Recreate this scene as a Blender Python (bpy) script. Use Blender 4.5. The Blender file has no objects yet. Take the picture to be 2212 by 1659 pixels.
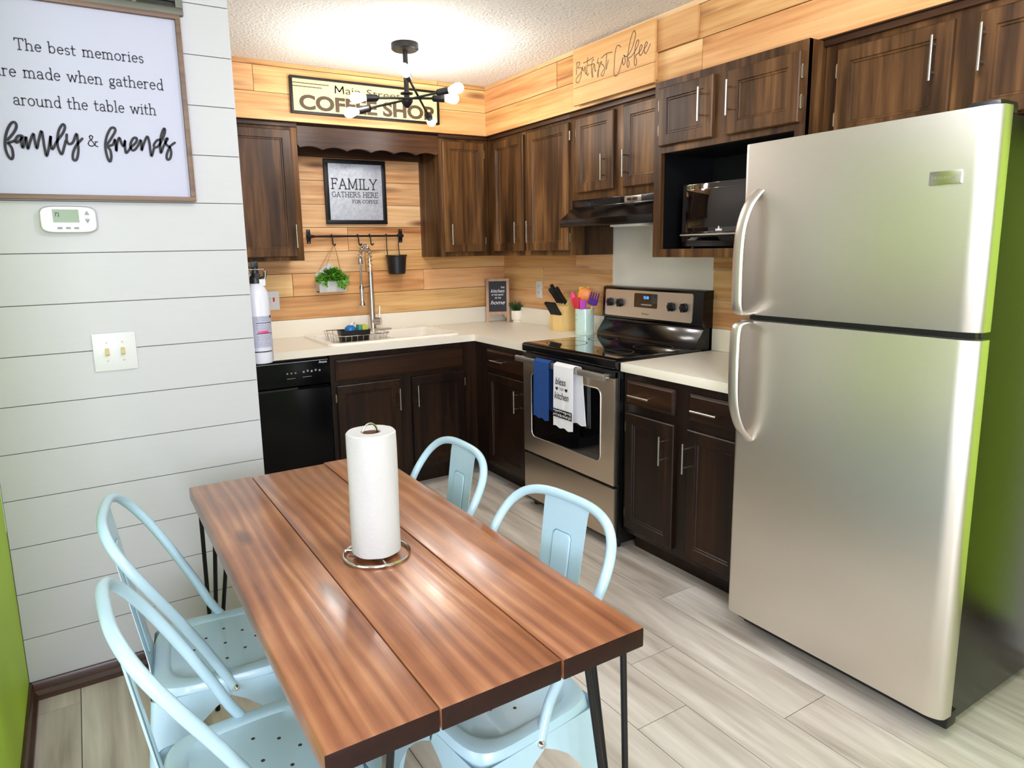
import bpy, bmesh, math, random
from mathutils import Vector, Matrix
random.seed(7)
PI = math.pi
sc = bpy.context.scene
C = sc.collection

# ------------------------------------------------------------------ camera
cam_d = bpy.data.cameras.new('camera'); cam = bpy.data.objects.new('camera', cam_d); C.objects.link(cam)
yaw, pit, rol = 0.545928566, -0.169236987, -0.0201621522
fw = Vector((math.sin(yaw)*math.cos(pit), math.cos(yaw)*math.cos(pit), math.sin(pit)))
r0 = Vector((math.cos(yaw), -math.sin(yaw), 0)); u0 = r0.cross(fw)
rr = r0*math.cos(rol)+u0*math.sin(rol); uu = -r0*math.sin(rol)+u0*math.cos(rol)
m = Matrix((rr, uu, -fw)).transposed().to_4x4()
m.translation = Vector((-2.71535606, -4.29868042, 1.43968876))
cam.matrix_world = m
cam_d.sensor_fit = 'HORIZONTAL'; cam_d.sensor_width = 36.0
cam_d.lens = 1471.68448/2212*36.0
cam_d.shift_x = (1106-1069.11475)/2212
cam_d.shift_y = (787.374157-829.5)/2212
cam_d.clip_start = 0.02
sc.camera = cam

# ------------------------------------------------------------------ exposure, world, lights
vs = sc.view_settings
vs.view_transform = 'Standard'; vs.look = 'None'; vs.gamma = 1.0; vs.use_curve_mapping = False
vs.exposure = 0.54
w = bpy.data.worlds.new('World'); sc.world = w; w.use_nodes = True
w.node_tree.nodes['Background'].inputs[0].default_value = (0.75, 0.87, 1.0, 1)
w.node_tree.nodes['Background'].inputs[1].default_value = 1.5
sc.cycles.sample_clamp_indirect = 6.0
sc.cycles.max_bounces = 8
BULB_K = 98      # kitchen lamp bulbs
BULB_D = 36      # dining lamp bulbs
BULB_FILL = 115      # bulbs of the added, unseen fill lamp
def area(name, loc, rot, sx, sy, power, col):
    l = bpy.data.lights.new(name, 'AREA'); l.shape = 'RECTANGLE'; l.size = sx; l.size_y = sy; l.energy = power; l.color = col
    o = bpy.data.objects.new(name, l); o.location = loc; o.rotation_euler = rot; C.objects.link(o); return o
area('window_daylight_west', (-5.52, -4.2, 1.42), (0, -PI/2, 0), 1.3, 2.1, 22, (0.86, 0.90, 1.0))
# fill lamp at the unseen front window, moved left to brighten the lower shiplap
area('front_window_fill', (-3.25, -6.33, 1.45), (PI/2, 0, 0), 1.7, 1.25, 84, (0.82, 0.86, 1.0))

# ------------------------------------------------------------------ materials
def srgb(r, g, b):
    f = lambda c: (c/255/12.92 if c/255 <= 0.04045 else ((c/255+0.055)/1.055)**2.4)
    return (f(r), f(g), f(b), 1)
def newmat(name):
    mt = bpy.data.materials.new(name); mt.use_nodes = True
    nt = mt.node_tree; return mt, nt, nt.nodes['Principled BSDF']
def flat(name, col, rough=0.5, metal=0.0, bump=0, bscale=200, spec=0.5, coat=0.0, var=0.0, stretch=None):
    mt, nt, b = newmat(name); N = nt.nodes; L = nt.links
    b.inputs['Base Color'].default_value = col; b.inputs['Roughness'].default_value = rough; b.inputs['Metallic'].default_value = metal
    b.inputs['Specular IOR Level'].default_value = spec; b.inputs['Coat Weight'].default_value = coat
    tc = N.new('ShaderNodeTexCoord'); no = N.new('ShaderNodeTexNoise'); no.inputs['Scale'].default_value = bscale; no.inputs['Detail'].default_value = 4
    mp = N.new('ShaderNodeMapping'); mp.inputs['Scale'].default_value = stretch or (1, 1, 1)
    L.new(tc.outputs['Object'], mp.inputs[0]); L.new(mp.outputs[0], no.inputs['Vector'])
    if bump:
        bp = N.new('ShaderNodeBump'); bp.inputs['Strength'].default_value = bump; bp.inputs['Distance'].default_value = 0.002
        L.new(no.outputs['Fac'], bp.inputs['Height']); L.new(bp.outputs[0], b.inputs['Normal'])
    v = max(var, 0.02)
    mx = N.new('ShaderNodeMix'); mx.data_type = 'RGBA'
    mx.inputs[6].default_value = tuple(c*(1-v) for c in col[:3])+(1,); mx.inputs[7].default_value = tuple(min(1, c*(1+v)) for c in col[:3])+(1,)
    L.new(no.outputs['Fac'], mx.inputs[0]); L.new(mx.outputs[2], b.inputs['Base Color'])
    return mt
def ramp(N, stops):
    r = N.new('ShaderNodeValToRGB'); e = r.color_ramp.elements
    e[0].position, e[0].color = stops[0]; e[1].position, e[1].color = stops[-1]
    for p, c in stops[1:-1]:
        q = e.new(p); q.color = c
    return r
def wood(name, stops, axis=2, rough=0.4, fine=60, broad=7, bump=0.15, rnd=None, tint=None, knots=None, along=0.7, coat=0.0, dist=0.8, spec=0.5):
    """grain runs along axis; rnd names a per-plank attribute that shifts the grain and the hue"""
    mt, nt, b = newmat(name); N = nt.nodes; L = nt.links
    tc = N.new('ShaderNodeTexCoord'); vec = tc.outputs['Object']
    oi = N.new('ShaderNodeObjectInfo'); rv = oi.outputs['Random']
    if rnd:
        at = N.new('ShaderNodeAttribute'); at.attribute_name = rnd; rv = at.outputs['Fac']
    cb = N.new('ShaderNodeVectorMath'); cb.operation = 'SCALE'; cb.inputs[0].default_value = (13.1, 29.7, 41.3); L.new(rv, cb.inputs['Scale'])
    ad = N.new('ShaderNodeVectorMath'); ad.operation = 'ADD'; L.new(vec, ad.inputs[0]); L.new(cb.outputs[0], ad.inputs[1])
    def mapped(al, ac):
        mp = N.new('ShaderNodeMapping'); s = [ac, ac, ac]; s[axis] = al; mp.inputs['Scale'].default_value = s
        L.new(ad.outputs[0], mp.inputs[0]); return mp.outputs[0]
    n1 = N.new('ShaderNodeTexNoise'); n1.inputs['Scale'].default_value = 1; n1.inputs['Detail'].default_value = 5; n1.inputs['Distortion'].default_value = dist
    L.new(mapped(along, broad), n1.inputs['Vector'])
    n2 = N.new('ShaderNodeTexNoise'); n2.inputs['Scale'].default_value = 1; n2.inputs['Detail'].default_value = 3; n2.inputs['Distortion'].default_value = 0.3
    L.new(mapped(along*3, fine), n2.inputs['Vector'])
    mx = N.new('ShaderNodeMix'); mx.inputs[0].default_value = 0.32; L.new(n1.outputs['Fac'], mx.inputs[2]); L.new(n2.outputs['Fac'], mx.inputs[3])
    rp = ramp(N, stops); L.new(mx.outputs[0], rp.inputs[0]); col = rp.outputs[0]
    if tint:
        m2 = N.new('ShaderNodeMix'); m2.data_type = 'RGBA'; m2.blend_type = 'MULTIPLY'; m2.inputs[0].default_value = 1
        tr = ramp(N, tint); L.new(rv, tr.inputs[0]); L.new(col, m2.inputs[6]); L.new(tr.outputs[0], m2.inputs[7]); col = m2.outputs[2]
    if knots:
        vo = N.new('ShaderNodeTexVoronoi'); vo.inputs['Scale'].default_value = 1; L.new(mapped(knots[0], knots[1]), vo.inputs['Vector'])
        kr = ramp(N, [(0.0, (1, 1, 1, 1)), (0.07, (0.85, 0.85, 0.85, 1)), (0.19, (0, 0, 0, 1))]); L.new(vo.outputs['Distance'], kr.inputs[0])
        m3 = N.new('ShaderNodeMix'); m3.data_type = 'RGBA'; L.new(kr.outputs[0], m3.inputs[0]); L.new(col, m3.inputs[6]); m3.inputs[7].default_value = knots[2]; col = m3.outputs[2]
    L.new(col, b.inputs['Base Color'])
    b.inputs['Roughness'].default_value = rough; b.inputs['Coat Weight'].default_value = coat; b.inputs['Coat Roughness'].default_value = 0.15
    b.inputs['Specular IOR Level'].default_value = spec
    bp = N.new('ShaderNodeBump'); bp.inputs['Strength'].default_value = bump; bp.inputs['Distance'].default_value = 0.002
    L.new(mx.outputs[0], bp.inputs['Height']); L.new(bp.outputs[0], b.inputs['Normal'])
    return mt
def emit(name, col, s):
    mt, nt, b = newmat(name)
    b.inputs['Base Color'].default_value = col; b.inputs['Emission Color'].default_value = col; b.inputs['Emission Strength'].default_value = s
    return mt
def pine(name, axis):
    return wood(name, [(0.30, srgb(152, 100, 60)), (0.42, srgb(206, 162, 114)), (0.54, srgb(228, 193, 148)), (0.70, srgb(244, 220, 180))], axis, 0.5, 60, 9, 0.12, 'rnd',
                [(0.0, srgb(255, 226, 200)), (0.3, srgb(255, 250, 240)), (0.55, srgb(246, 218, 184)), (0.75, srgb(255, 248, 214)), (1.0, srgb(232, 204, 172))],
                (1.5, 7.0, srgb(112, 66, 36)), 0.8)
M = {}
M['pine'] = pine('cedar planks', 0)
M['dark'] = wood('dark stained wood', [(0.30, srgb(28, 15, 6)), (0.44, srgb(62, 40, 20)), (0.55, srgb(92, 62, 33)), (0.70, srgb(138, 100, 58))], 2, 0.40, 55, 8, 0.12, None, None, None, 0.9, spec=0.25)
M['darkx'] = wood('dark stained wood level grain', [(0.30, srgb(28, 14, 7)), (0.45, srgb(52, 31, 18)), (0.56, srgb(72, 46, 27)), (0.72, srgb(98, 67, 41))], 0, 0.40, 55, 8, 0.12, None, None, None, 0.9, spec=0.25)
M['base'] = wood('shaded dark stained wood', [(0.28, srgb(9, 4, 1)), (0.45, srgb(23, 11, 5)), (0.58, srgb(40, 23, 11)), (0.75, srgb(60, 38, 20))], 2, 0.36, 55, 8, 0.12, None, None, None, 0.9, spec=0.3)  # wall cabinet wood again, the dimmer light below the worktops put into it
M['basex'] = wood('shaded dark stained wood level grain', [(0.28, srgb(14, 6, 2)), (0.45, srgb(32, 16, 7)), (0.58, srgb(50, 29, 14)), (0.75, srgb(70, 43, 23))], 0, 0.36, 55, 8, 0.12, None, None, None, 0.9, spec=0.3)
M['basebd'] = wood('baseboard wood', [(0.25, srgb(30, 15, 8)), (0.5, srgb(66, 38, 22)), (0.8, srgb(108, 68, 42))], 0, 0.35, 50, 8, 0.1)
M['floor'] = wood('grey wood plank floor', [(0.28, srgb(150, 141, 130)), (0.42, srgb(198, 190, 180)), (0.55, srgb(220, 214, 205)), (0.72, srgb(246, 243, 238))], 1, 0.42, 42, 6, 0.18, 'rnd',
                  [(0, srgb(255, 253, 248)), (0.35, srgb(232, 228, 220)), (0.65, srgb(250, 246, 240)), (1, srgb(240, 234, 224))], (0.9, 5.0, srgb(150, 138, 122)), 0.9, 0, 1.6)
M['gap'] = flat('dark seam', srgb(58, 48, 40), 0.9)
M['pinegap'] = flat('plank backing', srgb(70, 42, 22), 0.9)
M['shiplap'] = flat('white shiplap paint', srgb(196, 195, 195), 0.45, 0, 0.05, 30, var=0.015, stretch=(0.3, 1, 4))
M['shipgap'] = flat('shiplap seam', srgb(92, 88, 82), 0.9)
M['offwhite'] = flat('off-white paint', srgb(222, 220, 214), 0.6)
M['green'] = flat('lime green paint', srgb(176, 212, 40), 0.55, 0, 0.05, 120)
M['counter'] = flat('cream laminate', srgb(244, 237, 217), 0.32, 0, 0, 260, var=0.03)
M['cream'] = flat('cream panel', srgb(242, 238, 224), 0.35, 0, 0, 60, var=0.02)
M['sink'] = flat('white enamel', srgb(246, 240, 224), 0.16, coat=0.4)
M['steel'] = flat('brushed stainless', srgb(226, 221, 213), 0.36, 1.0, 0.03, 30, stretch=(1, 1, 40), var=0.03)
M['nickel'] = flat('brushed nickel', srgb(205, 200, 192), 0.25, 1.0)
M['chrome'] = flat('chrome', srgb(225, 222, 218), 0.12, 1.0)
M['black'] = flat('black gloss', srgb(9, 9, 10), 0.14)
M['blackdw'] = flat('deep black enamel', srgb(5, 6, 8), 0.2, spec=0.14)
M['steelw'] = flat('floor-tinted stainless', srgb(205, 192, 174), 0.36, 1.0, 0.03, 30, stretch=(1, 1, 40), var=0.05)  # brown reflection of the floor tinted into the steel colour
M['blackp'] = flat('black plastic', srgb(16, 16, 17), 0.4)
M['blacks'] = flat('black textured side', srgb(10, 11, 10), 0.22, 0, 0.25, 400)
M['iron'] = flat('black iron', srgb(14, 13, 13), 0.45, spec=0.3)
M['glass'] = flat('black cooktop glass', srgb(7, 7, 8), 0.05, coat=1.0)
M['bluechair'] = flat('pale blue paint', srgb(176, 206, 219), 0.3, coat=0.25)
M['blueshade'] = flat('blue panel edge shade', srgb(110, 146, 160), 0.6)
M['white'] = flat('white plastic', srgb(218, 218, 216), 0.35)
M['paper'] = flat('paper towel', srgb(196, 194, 190), 0.9, 0, 0.5, 130)
M['card'] = flat('cardboard', srgb(120, 84, 60), 0.8)
M['ink'] = flat('black ink', srgb(18, 16, 18), 0.6)
M['inkp'] = flat('ink print', srgb(52, 48, 56), 0.6)
M['brownink'] = flat('brown letter paint', srgb(70, 52, 30), 0.6)
M['etch'] = flat('burnt lettering', srgb(122, 88, 62), 0.7)
M['white_ink'] = flat('white chalk lettering', srgb(235, 235, 235), 0.8)
M['greyink'] = flat('grey print', srgb(150, 150, 152), 0.6)
M['canvas'] = flat('white sign board', srgb(186, 186, 204), 0.42)
M['signframe'] = wood('sign frame wood', [(0.25, srgb(84, 62, 50)), (0.5, srgb(120, 94, 76)), (0.8, srgb(150, 122, 98))], 0, 0.5, 80, 12)
M['creamsign'] = flat('cream sign board', srgb(234, 226, 150), 0.5, var=0.03, bscale=14)
M['signwood'] = wood('light sign wood', [(0.25, srgb(192, 134, 78)), (0.5, srgb(222, 172, 110)), (0.8, srgb(238, 198, 142))], 0, 0.55, 60, 10)
M['galv'] = flat('galvanised metal', srgb(186, 192, 200), 0.5, 0.25, 0.4, 55, var=0.35)
M['endgrain'] = flat('dark stained end grain', srgb(36, 15, 9), 0.5, spec=0.2, bump=0.3, bscale=60, var=0.5)
M['easel'] = wood('pale easel wood', [(0.25, srgb(150, 114, 84)), (0.5, srgb(184, 148, 116)), (0.8, srgb(206, 172, 140))], 2, 0.6, 90, 14)
M['slate'] = flat('chalkboard', srgb(46, 48, 56), 0.8)
M['bamboo'] = wood('pale knife block wood', [(0.25, srgb(206, 166, 96)), (0.5, srgb(230, 196, 128)), (0.8, srgb(240, 212, 150))], 2, 0.45, 60, 12)
M['mint'] = flat('mint ceramic', srgb(196, 222, 208), 0.25, coat=0.3)
M['leaf'] = flat('leaf green', srgb(92, 156, 36), 0.45, var=0.5, bscale=45)
M['leafd'] = flat('dark leaf green', srgb(48, 86, 40), 0.5, var=0.4, bscale=60)
M['marble'] = flat('pale planter', srgb(204, 204, 200), 0.5, var=0.14, bscale=25)
M['rope'] = flat('jute string', srgb(172, 128, 72), 0.9)
M['navy'] = flat('navy towel', srgb(18, 66, 132), 0.95, 0, 0.8, 260)
M['towel'] = flat('white towel', srgb(240, 240, 242), 0.95, 0, 0.6, 300)
M['lcd'] = flat('green display', srgb(112, 136, 92), 0.3)
M['ivory'] = flat('ivory toggle', srgb(200, 180, 120), 0.4)
M['vent'] = flat('vent metal', srgb(96, 96, 84), 0.45, 0.3)
M['brass'] = flat('aged hinge metal', srgb(150, 136, 110), 0.35, 0.9)
M['extw'] = flat('white extinguisher paint', srgb(226, 226, 232), 0.25, coat=0.3)
M['red'] = flat('red silicone', srgb(206, 24, 30), 0.4); M['pink'] = flat('pink silicone', srgb(226, 60, 116), 0.4)
M['orange'] = flat('orange silicone', srgb(240, 140, 56), 0.4); M['yellow'] = flat('yellow silicone', srgb(240, 206, 40), 0.4)
M['purple'] = flat('purple silicone', srgb(84, 36, 140), 0.4); M['magenta'] = flat('magenta silicone', srgb(196, 76, 190), 0.4)
M['scrubblue'] = flat('blue scrubber', srgb(22, 110, 176), 0.35); M['spongeg'] = flat('green sponge', srgb(180, 190, 84), 0.9)
M['teal'] = flat('teal bristle', srgb(60, 140, 132), 0.6)
M['bulbk'] = emit('lit kitchen bulb', (1.0, 0.94, 0.90, 1), BULB_K)
M['bulbd'] = emit('lit dining bulb', (0.86, 0.86, 1.0, 1), BULB_D)
M['bulbfill'] = emit('added fill bulb', (0.84, 0.85, 1.0, 1), BULB_FILL)
M['clock'] = emit('blue clock digits', (0.05, 0.3, 1.0, 1), 3.0)
M['windowglass'], _nt, _b = newmat('window glass'); _b.inputs['Transmission Weight'].default_value = 1; _b.inputs['Roughness'].default_value = 0; _b.inputs['IOR'].default_value = 1.05
# popcorn ceiling
mt, nt, b = newmat('popcorn ceiling'); M['ceiling'] = mt
b.inputs['Base Color'].default_value = srgb(238, 236, 228); b.inputs['Roughness'].default_value = 0.9
tc = nt.nodes.new('ShaderNodeTexCoord'); n1 = nt.nodes.new('ShaderNodeTexNoise'); n1.inputs['Scale'].default_value = 75; n1.inputs['Detail'].default_value = 6
bp = nt.nodes.new('ShaderNodeBump'); bp.inputs['Strength'].default_value = 1.0; bp.inputs['Distance'].default_value = 0.012
nt.links.new(tc.outputs['Object'], n1.inputs['Vector']); nt.links.new(n1.outputs['Fac'], bp.inputs['Height']); nt.links.new(bp.outputs[0], b.inputs['Normal'])
# table top: wavy pine grain under a brown stain, grain along y
mt, nt, b = newmat('stained table planks'); M['table'] = mt
N = nt.nodes; L = nt.links
tc = N.new('ShaderNodeTexCoord'); oi = N.new('ShaderNodeObjectInfo')
sv = N.new('ShaderNodeVectorMath'); sv.operation = 'SCALE'; sv.inputs[0].default_value = (3.7, 9.1, 5.3); L.new(oi.outputs['Random'], sv.inputs['Scale'])
av = N.new('ShaderNodeVectorMath'); av.operation = 'ADD'; L.new(tc.outputs['Object'], av.inputs[0]); L.new(sv.outputs[0], av.inputs[1])
mp = N.new('ShaderNodeMapping'); mp.inputs['Scale'].default_value = (1, 0.10, 0.6); L.new(av.outputs[0], mp.inputs[0])
dn = N.new('ShaderNodeTexNoise'); dn.inputs['Scale'].default_value = 7; dn.inputs['Detail'].default_value = 2; L.new(mp.outputs[0], dn.inputs['Vector'])
wv = N.new('ShaderNodeTexWave'); wv.bands_direction = 'X'; wv.inputs['Scale'].default_value = 9; wv.inputs['Distortion'].default_value = 11; wv.inputs['Detail'].default_value = 3; wv.inputs['Detail Scale'].default_value = 0.9
L.new(mp.outputs[0], wv.inputs['Vector'])
mp2 = N.new('ShaderNodeMapping'); mp2.inputs['Scale'].default_value = (110, 2.2, 30); L.new(av.outputs[0], mp2.inputs[0])
fn = N.new('ShaderNodeTexNoise'); fn.inputs['Scale'].default_value = 1; fn.inputs['Detail'].default_value = 4; L.new(mp2.outputs[0], fn.inputs['Vector'])
bn = N.new('ShaderNodeTexNoise'); bn.inputs['Scale'].default_value = 5; bn.inputs['Detail'].default_value = 3; L.new(av.outputs[0], bn.inputs['Vector'])
x1 = N.new('ShaderNodeMix'); x1.inputs[0].default_value = 0.62; L.new(wv.outputs['Fac'], x1.inputs[2]); L.new(fn.outputs['Fac'], x1.inputs[3])
x2 = N.new('ShaderNodeMix'); x2.inputs[0].default_value = 0.5; L.new(x1.outputs[0], x2.inputs[2]); L.new(bn.outputs['Fac'], x2.inputs[3])
rp = ramp(N, [(0.27, srgb(100, 56, 34)), (0.42, srgb(132, 80, 50)), (0.55, srgb(150, 96, 62)), (0.73, srgb(182, 130, 90))]); L.new(x2.outputs[0], rp.inputs[0])
vo = N.new('ShaderNodeTexVoronoi'); mp3 = N.new('ShaderNodeMapping'); mp3.inputs['Scale'].default_value = (7, 2.2, 3); L.new(av.outputs[0], mp3.inputs[0]); L.new(mp3.outputs[0], vo.inputs['Vector']); vo.inputs['Scale'].default_value = 1
kr = ramp(N, [(0.0, (1, 1, 1, 1)), (0.10, (0.7, 0.7, 0.7, 1)), (0.17, (0, 0, 0, 1))]); L.new(vo.outputs['Distance'], kr.inputs[0])
mk = N.new('ShaderNodeMix'); mk.data_type = 'RGBA'; L.new(kr.outputs[0], mk.inputs[0]); L.new(rp.outputs[0], mk.inputs[6]); mk.inputs[7].default_value = srgb(70, 34, 20)
L.new(mk.outputs[2], b.inputs['Base Color']); b.inputs['Roughness'].default_value = 0.3; b.inputs['Coat Weight'].default_value = 0.35; b.inputs['Coat Roughness'].default_value = 0.18
bp = N.new('ShaderNodeBump'); bp.inputs['Strength'].default_value = 0.5; bp.inputs['Distance'].default_value = 0.002; L.new(x1.outputs[0], bp.inputs['Height']); L.new(bp.outputs[0], b.inputs['Normal'])
# ------------------------------------------------------------------ mesh building
class MB:
    def __init__(s): s.v = []; s.f = []; s.rnd = []
    def add(s, vs, fs, rnd=0.0):
        n = len(s.v); s.v += [tuple(p) for p in vs]; s.rnd += [rnd]*len(vs); s.f += [tuple(n+i for i in f) for f in fs]; return s
    def box(s, x0, x1, y0, y1, z0, z1, rnd=0.0):
        return s.add([(x0,y0,z0),(x1,y0,z0),(x1,y1,z0),(x0,y1,z0),(x0,y0,z1),(x1,y0,z1),(x1,y1,z1),(x0,y1,z1)],
                     [(0,3,2,1),(4,5,6,7),(0,1,5,4),(1,2,6,5),(2,3,7,6),(3,0,4,7)], rnd)
    def prism(s, poly, axis, a, b, rnd=0.0):
        """poly in the two other axes (cyclic order kept: x->(y,z), y->(x,z), z->(x,y)) pushed from a to b"""
        n = len(poly)
        def pt(p, h): return {0:(h,p[0],p[1]), 1:(p[0],h,p[1]), 2:(p[0],p[1],h)}[axis]
        area2 = sum(poly[i][0]*poly[(i+1)%n][1]-poly[(i+1)%n][0]*poly[i][1] for i in range(n))
        flip = (area2 > 0) != (axis != 1)
        if b < a: flip = not flip
        vs = [pt(p, a) for p in poly]+[pt(p, b) for p in poly]
        fs = [tuple(range(n-1, -1, -1)), tuple(range(n, 2*n))]+[(i, (i+1) % n, n+(i+1) % n, n+i) for i in range(n)]
        if flip: fs = [tuple(reversed(f)) for f in fs]
        return s.add(vs, fs, rnd)
    def tube(s, pts, r, seg=10, closed=False, flat=None, caps=True):
        pts = [Vector(p) for p in pts]; n = len(pts); rs = r if isinstance(r, (list, tuple)) else [r]*n
        base = len(s.v); ref = None; rings = []
        for i, p in enumerate(pts):
            if closed: t = pts[(i+1) % n]-pts[i-1]
            else: t = pts[min(i+1, n-1)]-pts[max(i-1, 0)]
            t.normalize()
            if ref is None: ref = Vector((0, 0, 1)) if abs(t.z) < 0.9 else Vector((1, 0, 0))
            a = ref-t*ref.dot(t); a.normalize(); bb = t.cross(a); ref = a
            k1, k2 = flat or (1, 1)
            rings.append([p+a*(rs[i]*k1*math.cos(2*PI*j/seg))+bb*(rs[i]*k2*math.sin(2*PI*j/seg)) for j in range(seg)])
        vs = [q for ring in rings for q in ring]; fs = []
        m = n if closed else n-1
        for i in range(m):
            for j in range(seg):
                a0 = i*seg+j; a1 = i*seg+(j+1) % seg; b0 = ((i+1) % n)*seg+j; b1 = ((i+1) % n)*seg+(j+1) % seg
                fs.append((a0, a1, b1, b0))
        if not closed and caps: fs += [tuple(range(seg-1, -1, -1)), tuple((n-1)*seg+j for j in range(seg))]
        return s.add(vs, fs)
    def lathe(s, prof, c=(0, 0, 0), axis=2, seg=24, caps=True, sx=1, sy=1):
        vs = []; n = len(prof)
        for (r, h) in prof:
            for j in range(seg):
                a = 2*PI*j/seg; x, y = r*math.cos(a)*sx, r*math.sin(a)*sy
                p = {2: (x, y, h), 0: (h, x, y), 1: (y, h, x)}[axis]
                vs.append((c[0]+p[0], c[1]+p[1], c[2]+p[2]))
        fs = []
        for i in range(n-1):
            for j in range(seg):
                fs.append((i*seg+j, i*seg+(j+1) % seg, (i+1)*seg+(j+1) % seg, (i+1)*seg+j))
        if caps: fs += [tuple(range(seg-1, -1, -1)), tuple((n-1)*seg+j for j in range(seg))]
        return s.add(vs, fs)
    def grid(s, P, closed_u=False):
        """P: rows of points"""
        R_, K = len(P), len(P[0]); vs = [p for row in P for p in row]; fs = []
        for i in range(R_-1):
            for j in range(K if closed_u else K-1):
                fs.append((i*K+j, i*K+(j+1) % K, (i+1)*K+(j+1) % K, (i+1)*K+j))
        return s.add(vs, fs)
    def ribbon(s, pts, w, put, d=0.0015):
        """flat stroke of width w through 2-D pts; put(a, b, h) maps a stroke point and a height to 3-D"""
        n = len(pts); Lf = []; Rt = []
        for i in range(n):
            a = Vector(pts[max(i-1, 0)]); c = Vector(pts[min(i+1, n-1)]); t = c-a
            if t.length < 1e-9: t = Vector((1, 0))
            t.normalize(); nn = Vector((-t.y, t.x))*(w/2); p = Vector(pts[i])
            Lf.append(p+nn); Rt.append(p-nn)
        vs = [put(p[0], p[1], d) for p in Lf]+[put(p[0], p[1], d) for p in Rt]+[put(p[0], p[1], 0) for p in Lf]+[put(p[0], p[1], 0) for p in Rt]
        fs = []
        for i in range(n-1):
            fs += [(i, n+i, n+i+1, i+1), (i, i+1, 2*n+i+1, 2*n+i), (n+i, 3*n+i, 3*n+i+1, n+i+1)]
        fs += [(0, 2*n, 3*n, n), (n-1, 2*n-1, 4*n-1, 3*n-1)]
        s.add(vs, fs)
        for q in (pts[0], pts[-1]):                                     # round ends
            k = 8; vs = [put(q[0]+w/2*math.cos(2*PI*j/k), q[1]+w/2*math.sin(2*PI*j/k), d*1.02) for j in range(k)]
            s.add(vs, [tuple(range(k))])
        return s
def smooth_path(P, sub=5, closed=False):
    out = []; n = len(P)
    D = len(P[0])
    for i in range(n if closed else n-1):
        if closed: p = [P[(i-1) % n], P[i], P[(i+1) % n], P[(i+2) % n]]
        else: p = [P[max(i-1, 0)], P[i], P[i+1], P[min(i+2, n-1)]]
        for k in range(sub):
            t = k/sub
            out.append(tuple(0.5*((2*p[1][d])+(-p[0][d]+p[2][d])*t+(2*p[0][d]-5*p[1][d]+4*p[2][d]-p[3][d])*t*t+(-p[0][d]+3*p[1][d]-3*p[2][d]+p[3][d])*t**3) for d in range(D)))
    if not closed: out.append(tuple(P[-1]))
    return out
# A "run" is a wall seen from the room: local x to the viewer's right along it, y = 0 at the wall and negative
# into the room. Back run: the sink wall (world axes). Right run: the stove wall (turned by -90 degrees).
ANG = {'back': 0.0, 'right': -PI/2}
def run_world(run, p):
    return Vector(p) if run == 'back' else Vector((p[1], -p[0], p[2]))
INFO = {}
def setp(o, label, cat, group=None):
    o['label'] = label; o['category'] = cat
    if group: o['group'] = group
def thing(name, label, cat, base, run='back', group=None, rot=None):
    o = bpy.data.objects.new(name, None); C.objects.link(o)
    o.empty_display_size = 0.05
    o.location = run_world(run, base) if rot is None else Vector(base); o.rotation_euler = (0, 0, ANG[run] if rot is None else rot)
    setp(o, label, cat, group); INFO[o.name] = Vector(base) if rot is None else Vector((0, 0, 0)); return o
def origin_of(o):
    while o.parent: o = o.parent
    return INFO[o.name]
def mesh_of(name, mb, mat, base, bevel=0.0, smooth=True, weld=False):
    me = bpy.data.meshes.new(name)
    me.from_pydata([(p[0]-base[0], p[1]-base[1], p[2]-base[2]) for p in mb.v], [], mb.f)
    if any(mb.rnd):
        at = me.attributes.new('rnd', 'FLOAT', 'POINT'); at.data.foreach_set('value', mb.rnd)
    bm = bmesh.new(); bm.from_mesh(me)
    if weld: bmesh.ops.remove_doubles(bm, verts=bm.verts, dist=1e-5)
    bmesh.ops.recalc_face_normals(bm, faces=bm.faces)
    if bevel:
        es = [e for e in bm.edges if len(e.link_faces) == 2 and e.calc_face_angle() > 0.6]
        if es: bmesh.ops.bevel(bm, geom=es, offset=bevel, segments=2, profile=0.6, affect='EDGES', clamp_overlap=True)
    bm.to_mesh(me); bm.free()
    me.materials.append(mat)
    if smooth:
        me.shade_smooth() if hasattr(me, 'shade_smooth') else None
        try: me.set_sharp_from_angle(angle=0.6)
        except Exception: pass
    return me
def part(parent, name, mb, mat, bevel=0.0, smooth=True, label=None, weld=False):
    me = mesh_of(name, mb, mat, origin_of(parent), bevel, smooth, weld)
    o = bpy.data.objects.new(name, me); C.objects.link(o); o.parent = parent
    if label: o['label'] = label
    return o
def struct(name, mb, mat, run='back', bevel=0.0, parent=None):
    me = mesh_of(name, mb, mat, (0, 0, 0), bevel)
    o = bpy.data.objects.new(name, me); C.objects.link(o); o.rotation_euler = (0, 0, ANG[run])
    if parent: o.parent = parent; o.rotation_euler = (0, 0, 0)
    else: o['kind'] = 'structure'
    return o
def single(name, mb, mat, label, cat, base, run='back', group=None, bevel=0.0, rot=None):
    b0 = Vector(base) if rot is None else Vector((0, 0, 0))
    me = mesh_of(name, mb, mat, b0, bevel)
    o = bpy.data.objects.new(name, me); C.objects.link(o)
    o.location = run_world(run, base) if rot is None else Vector(base); o.rotation_euler = (0, 0, ANG[run] if rot is None else rot)
    setp(o, label, cat, group); INFO[o.name] = b0; return o
def copy_tree(o, parent=None):
    c = o.copy(); C.objects.link(c)
    if parent: c.parent = parent
    for ch in list(o.children): copy_tree(ch, c)
    return c
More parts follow.
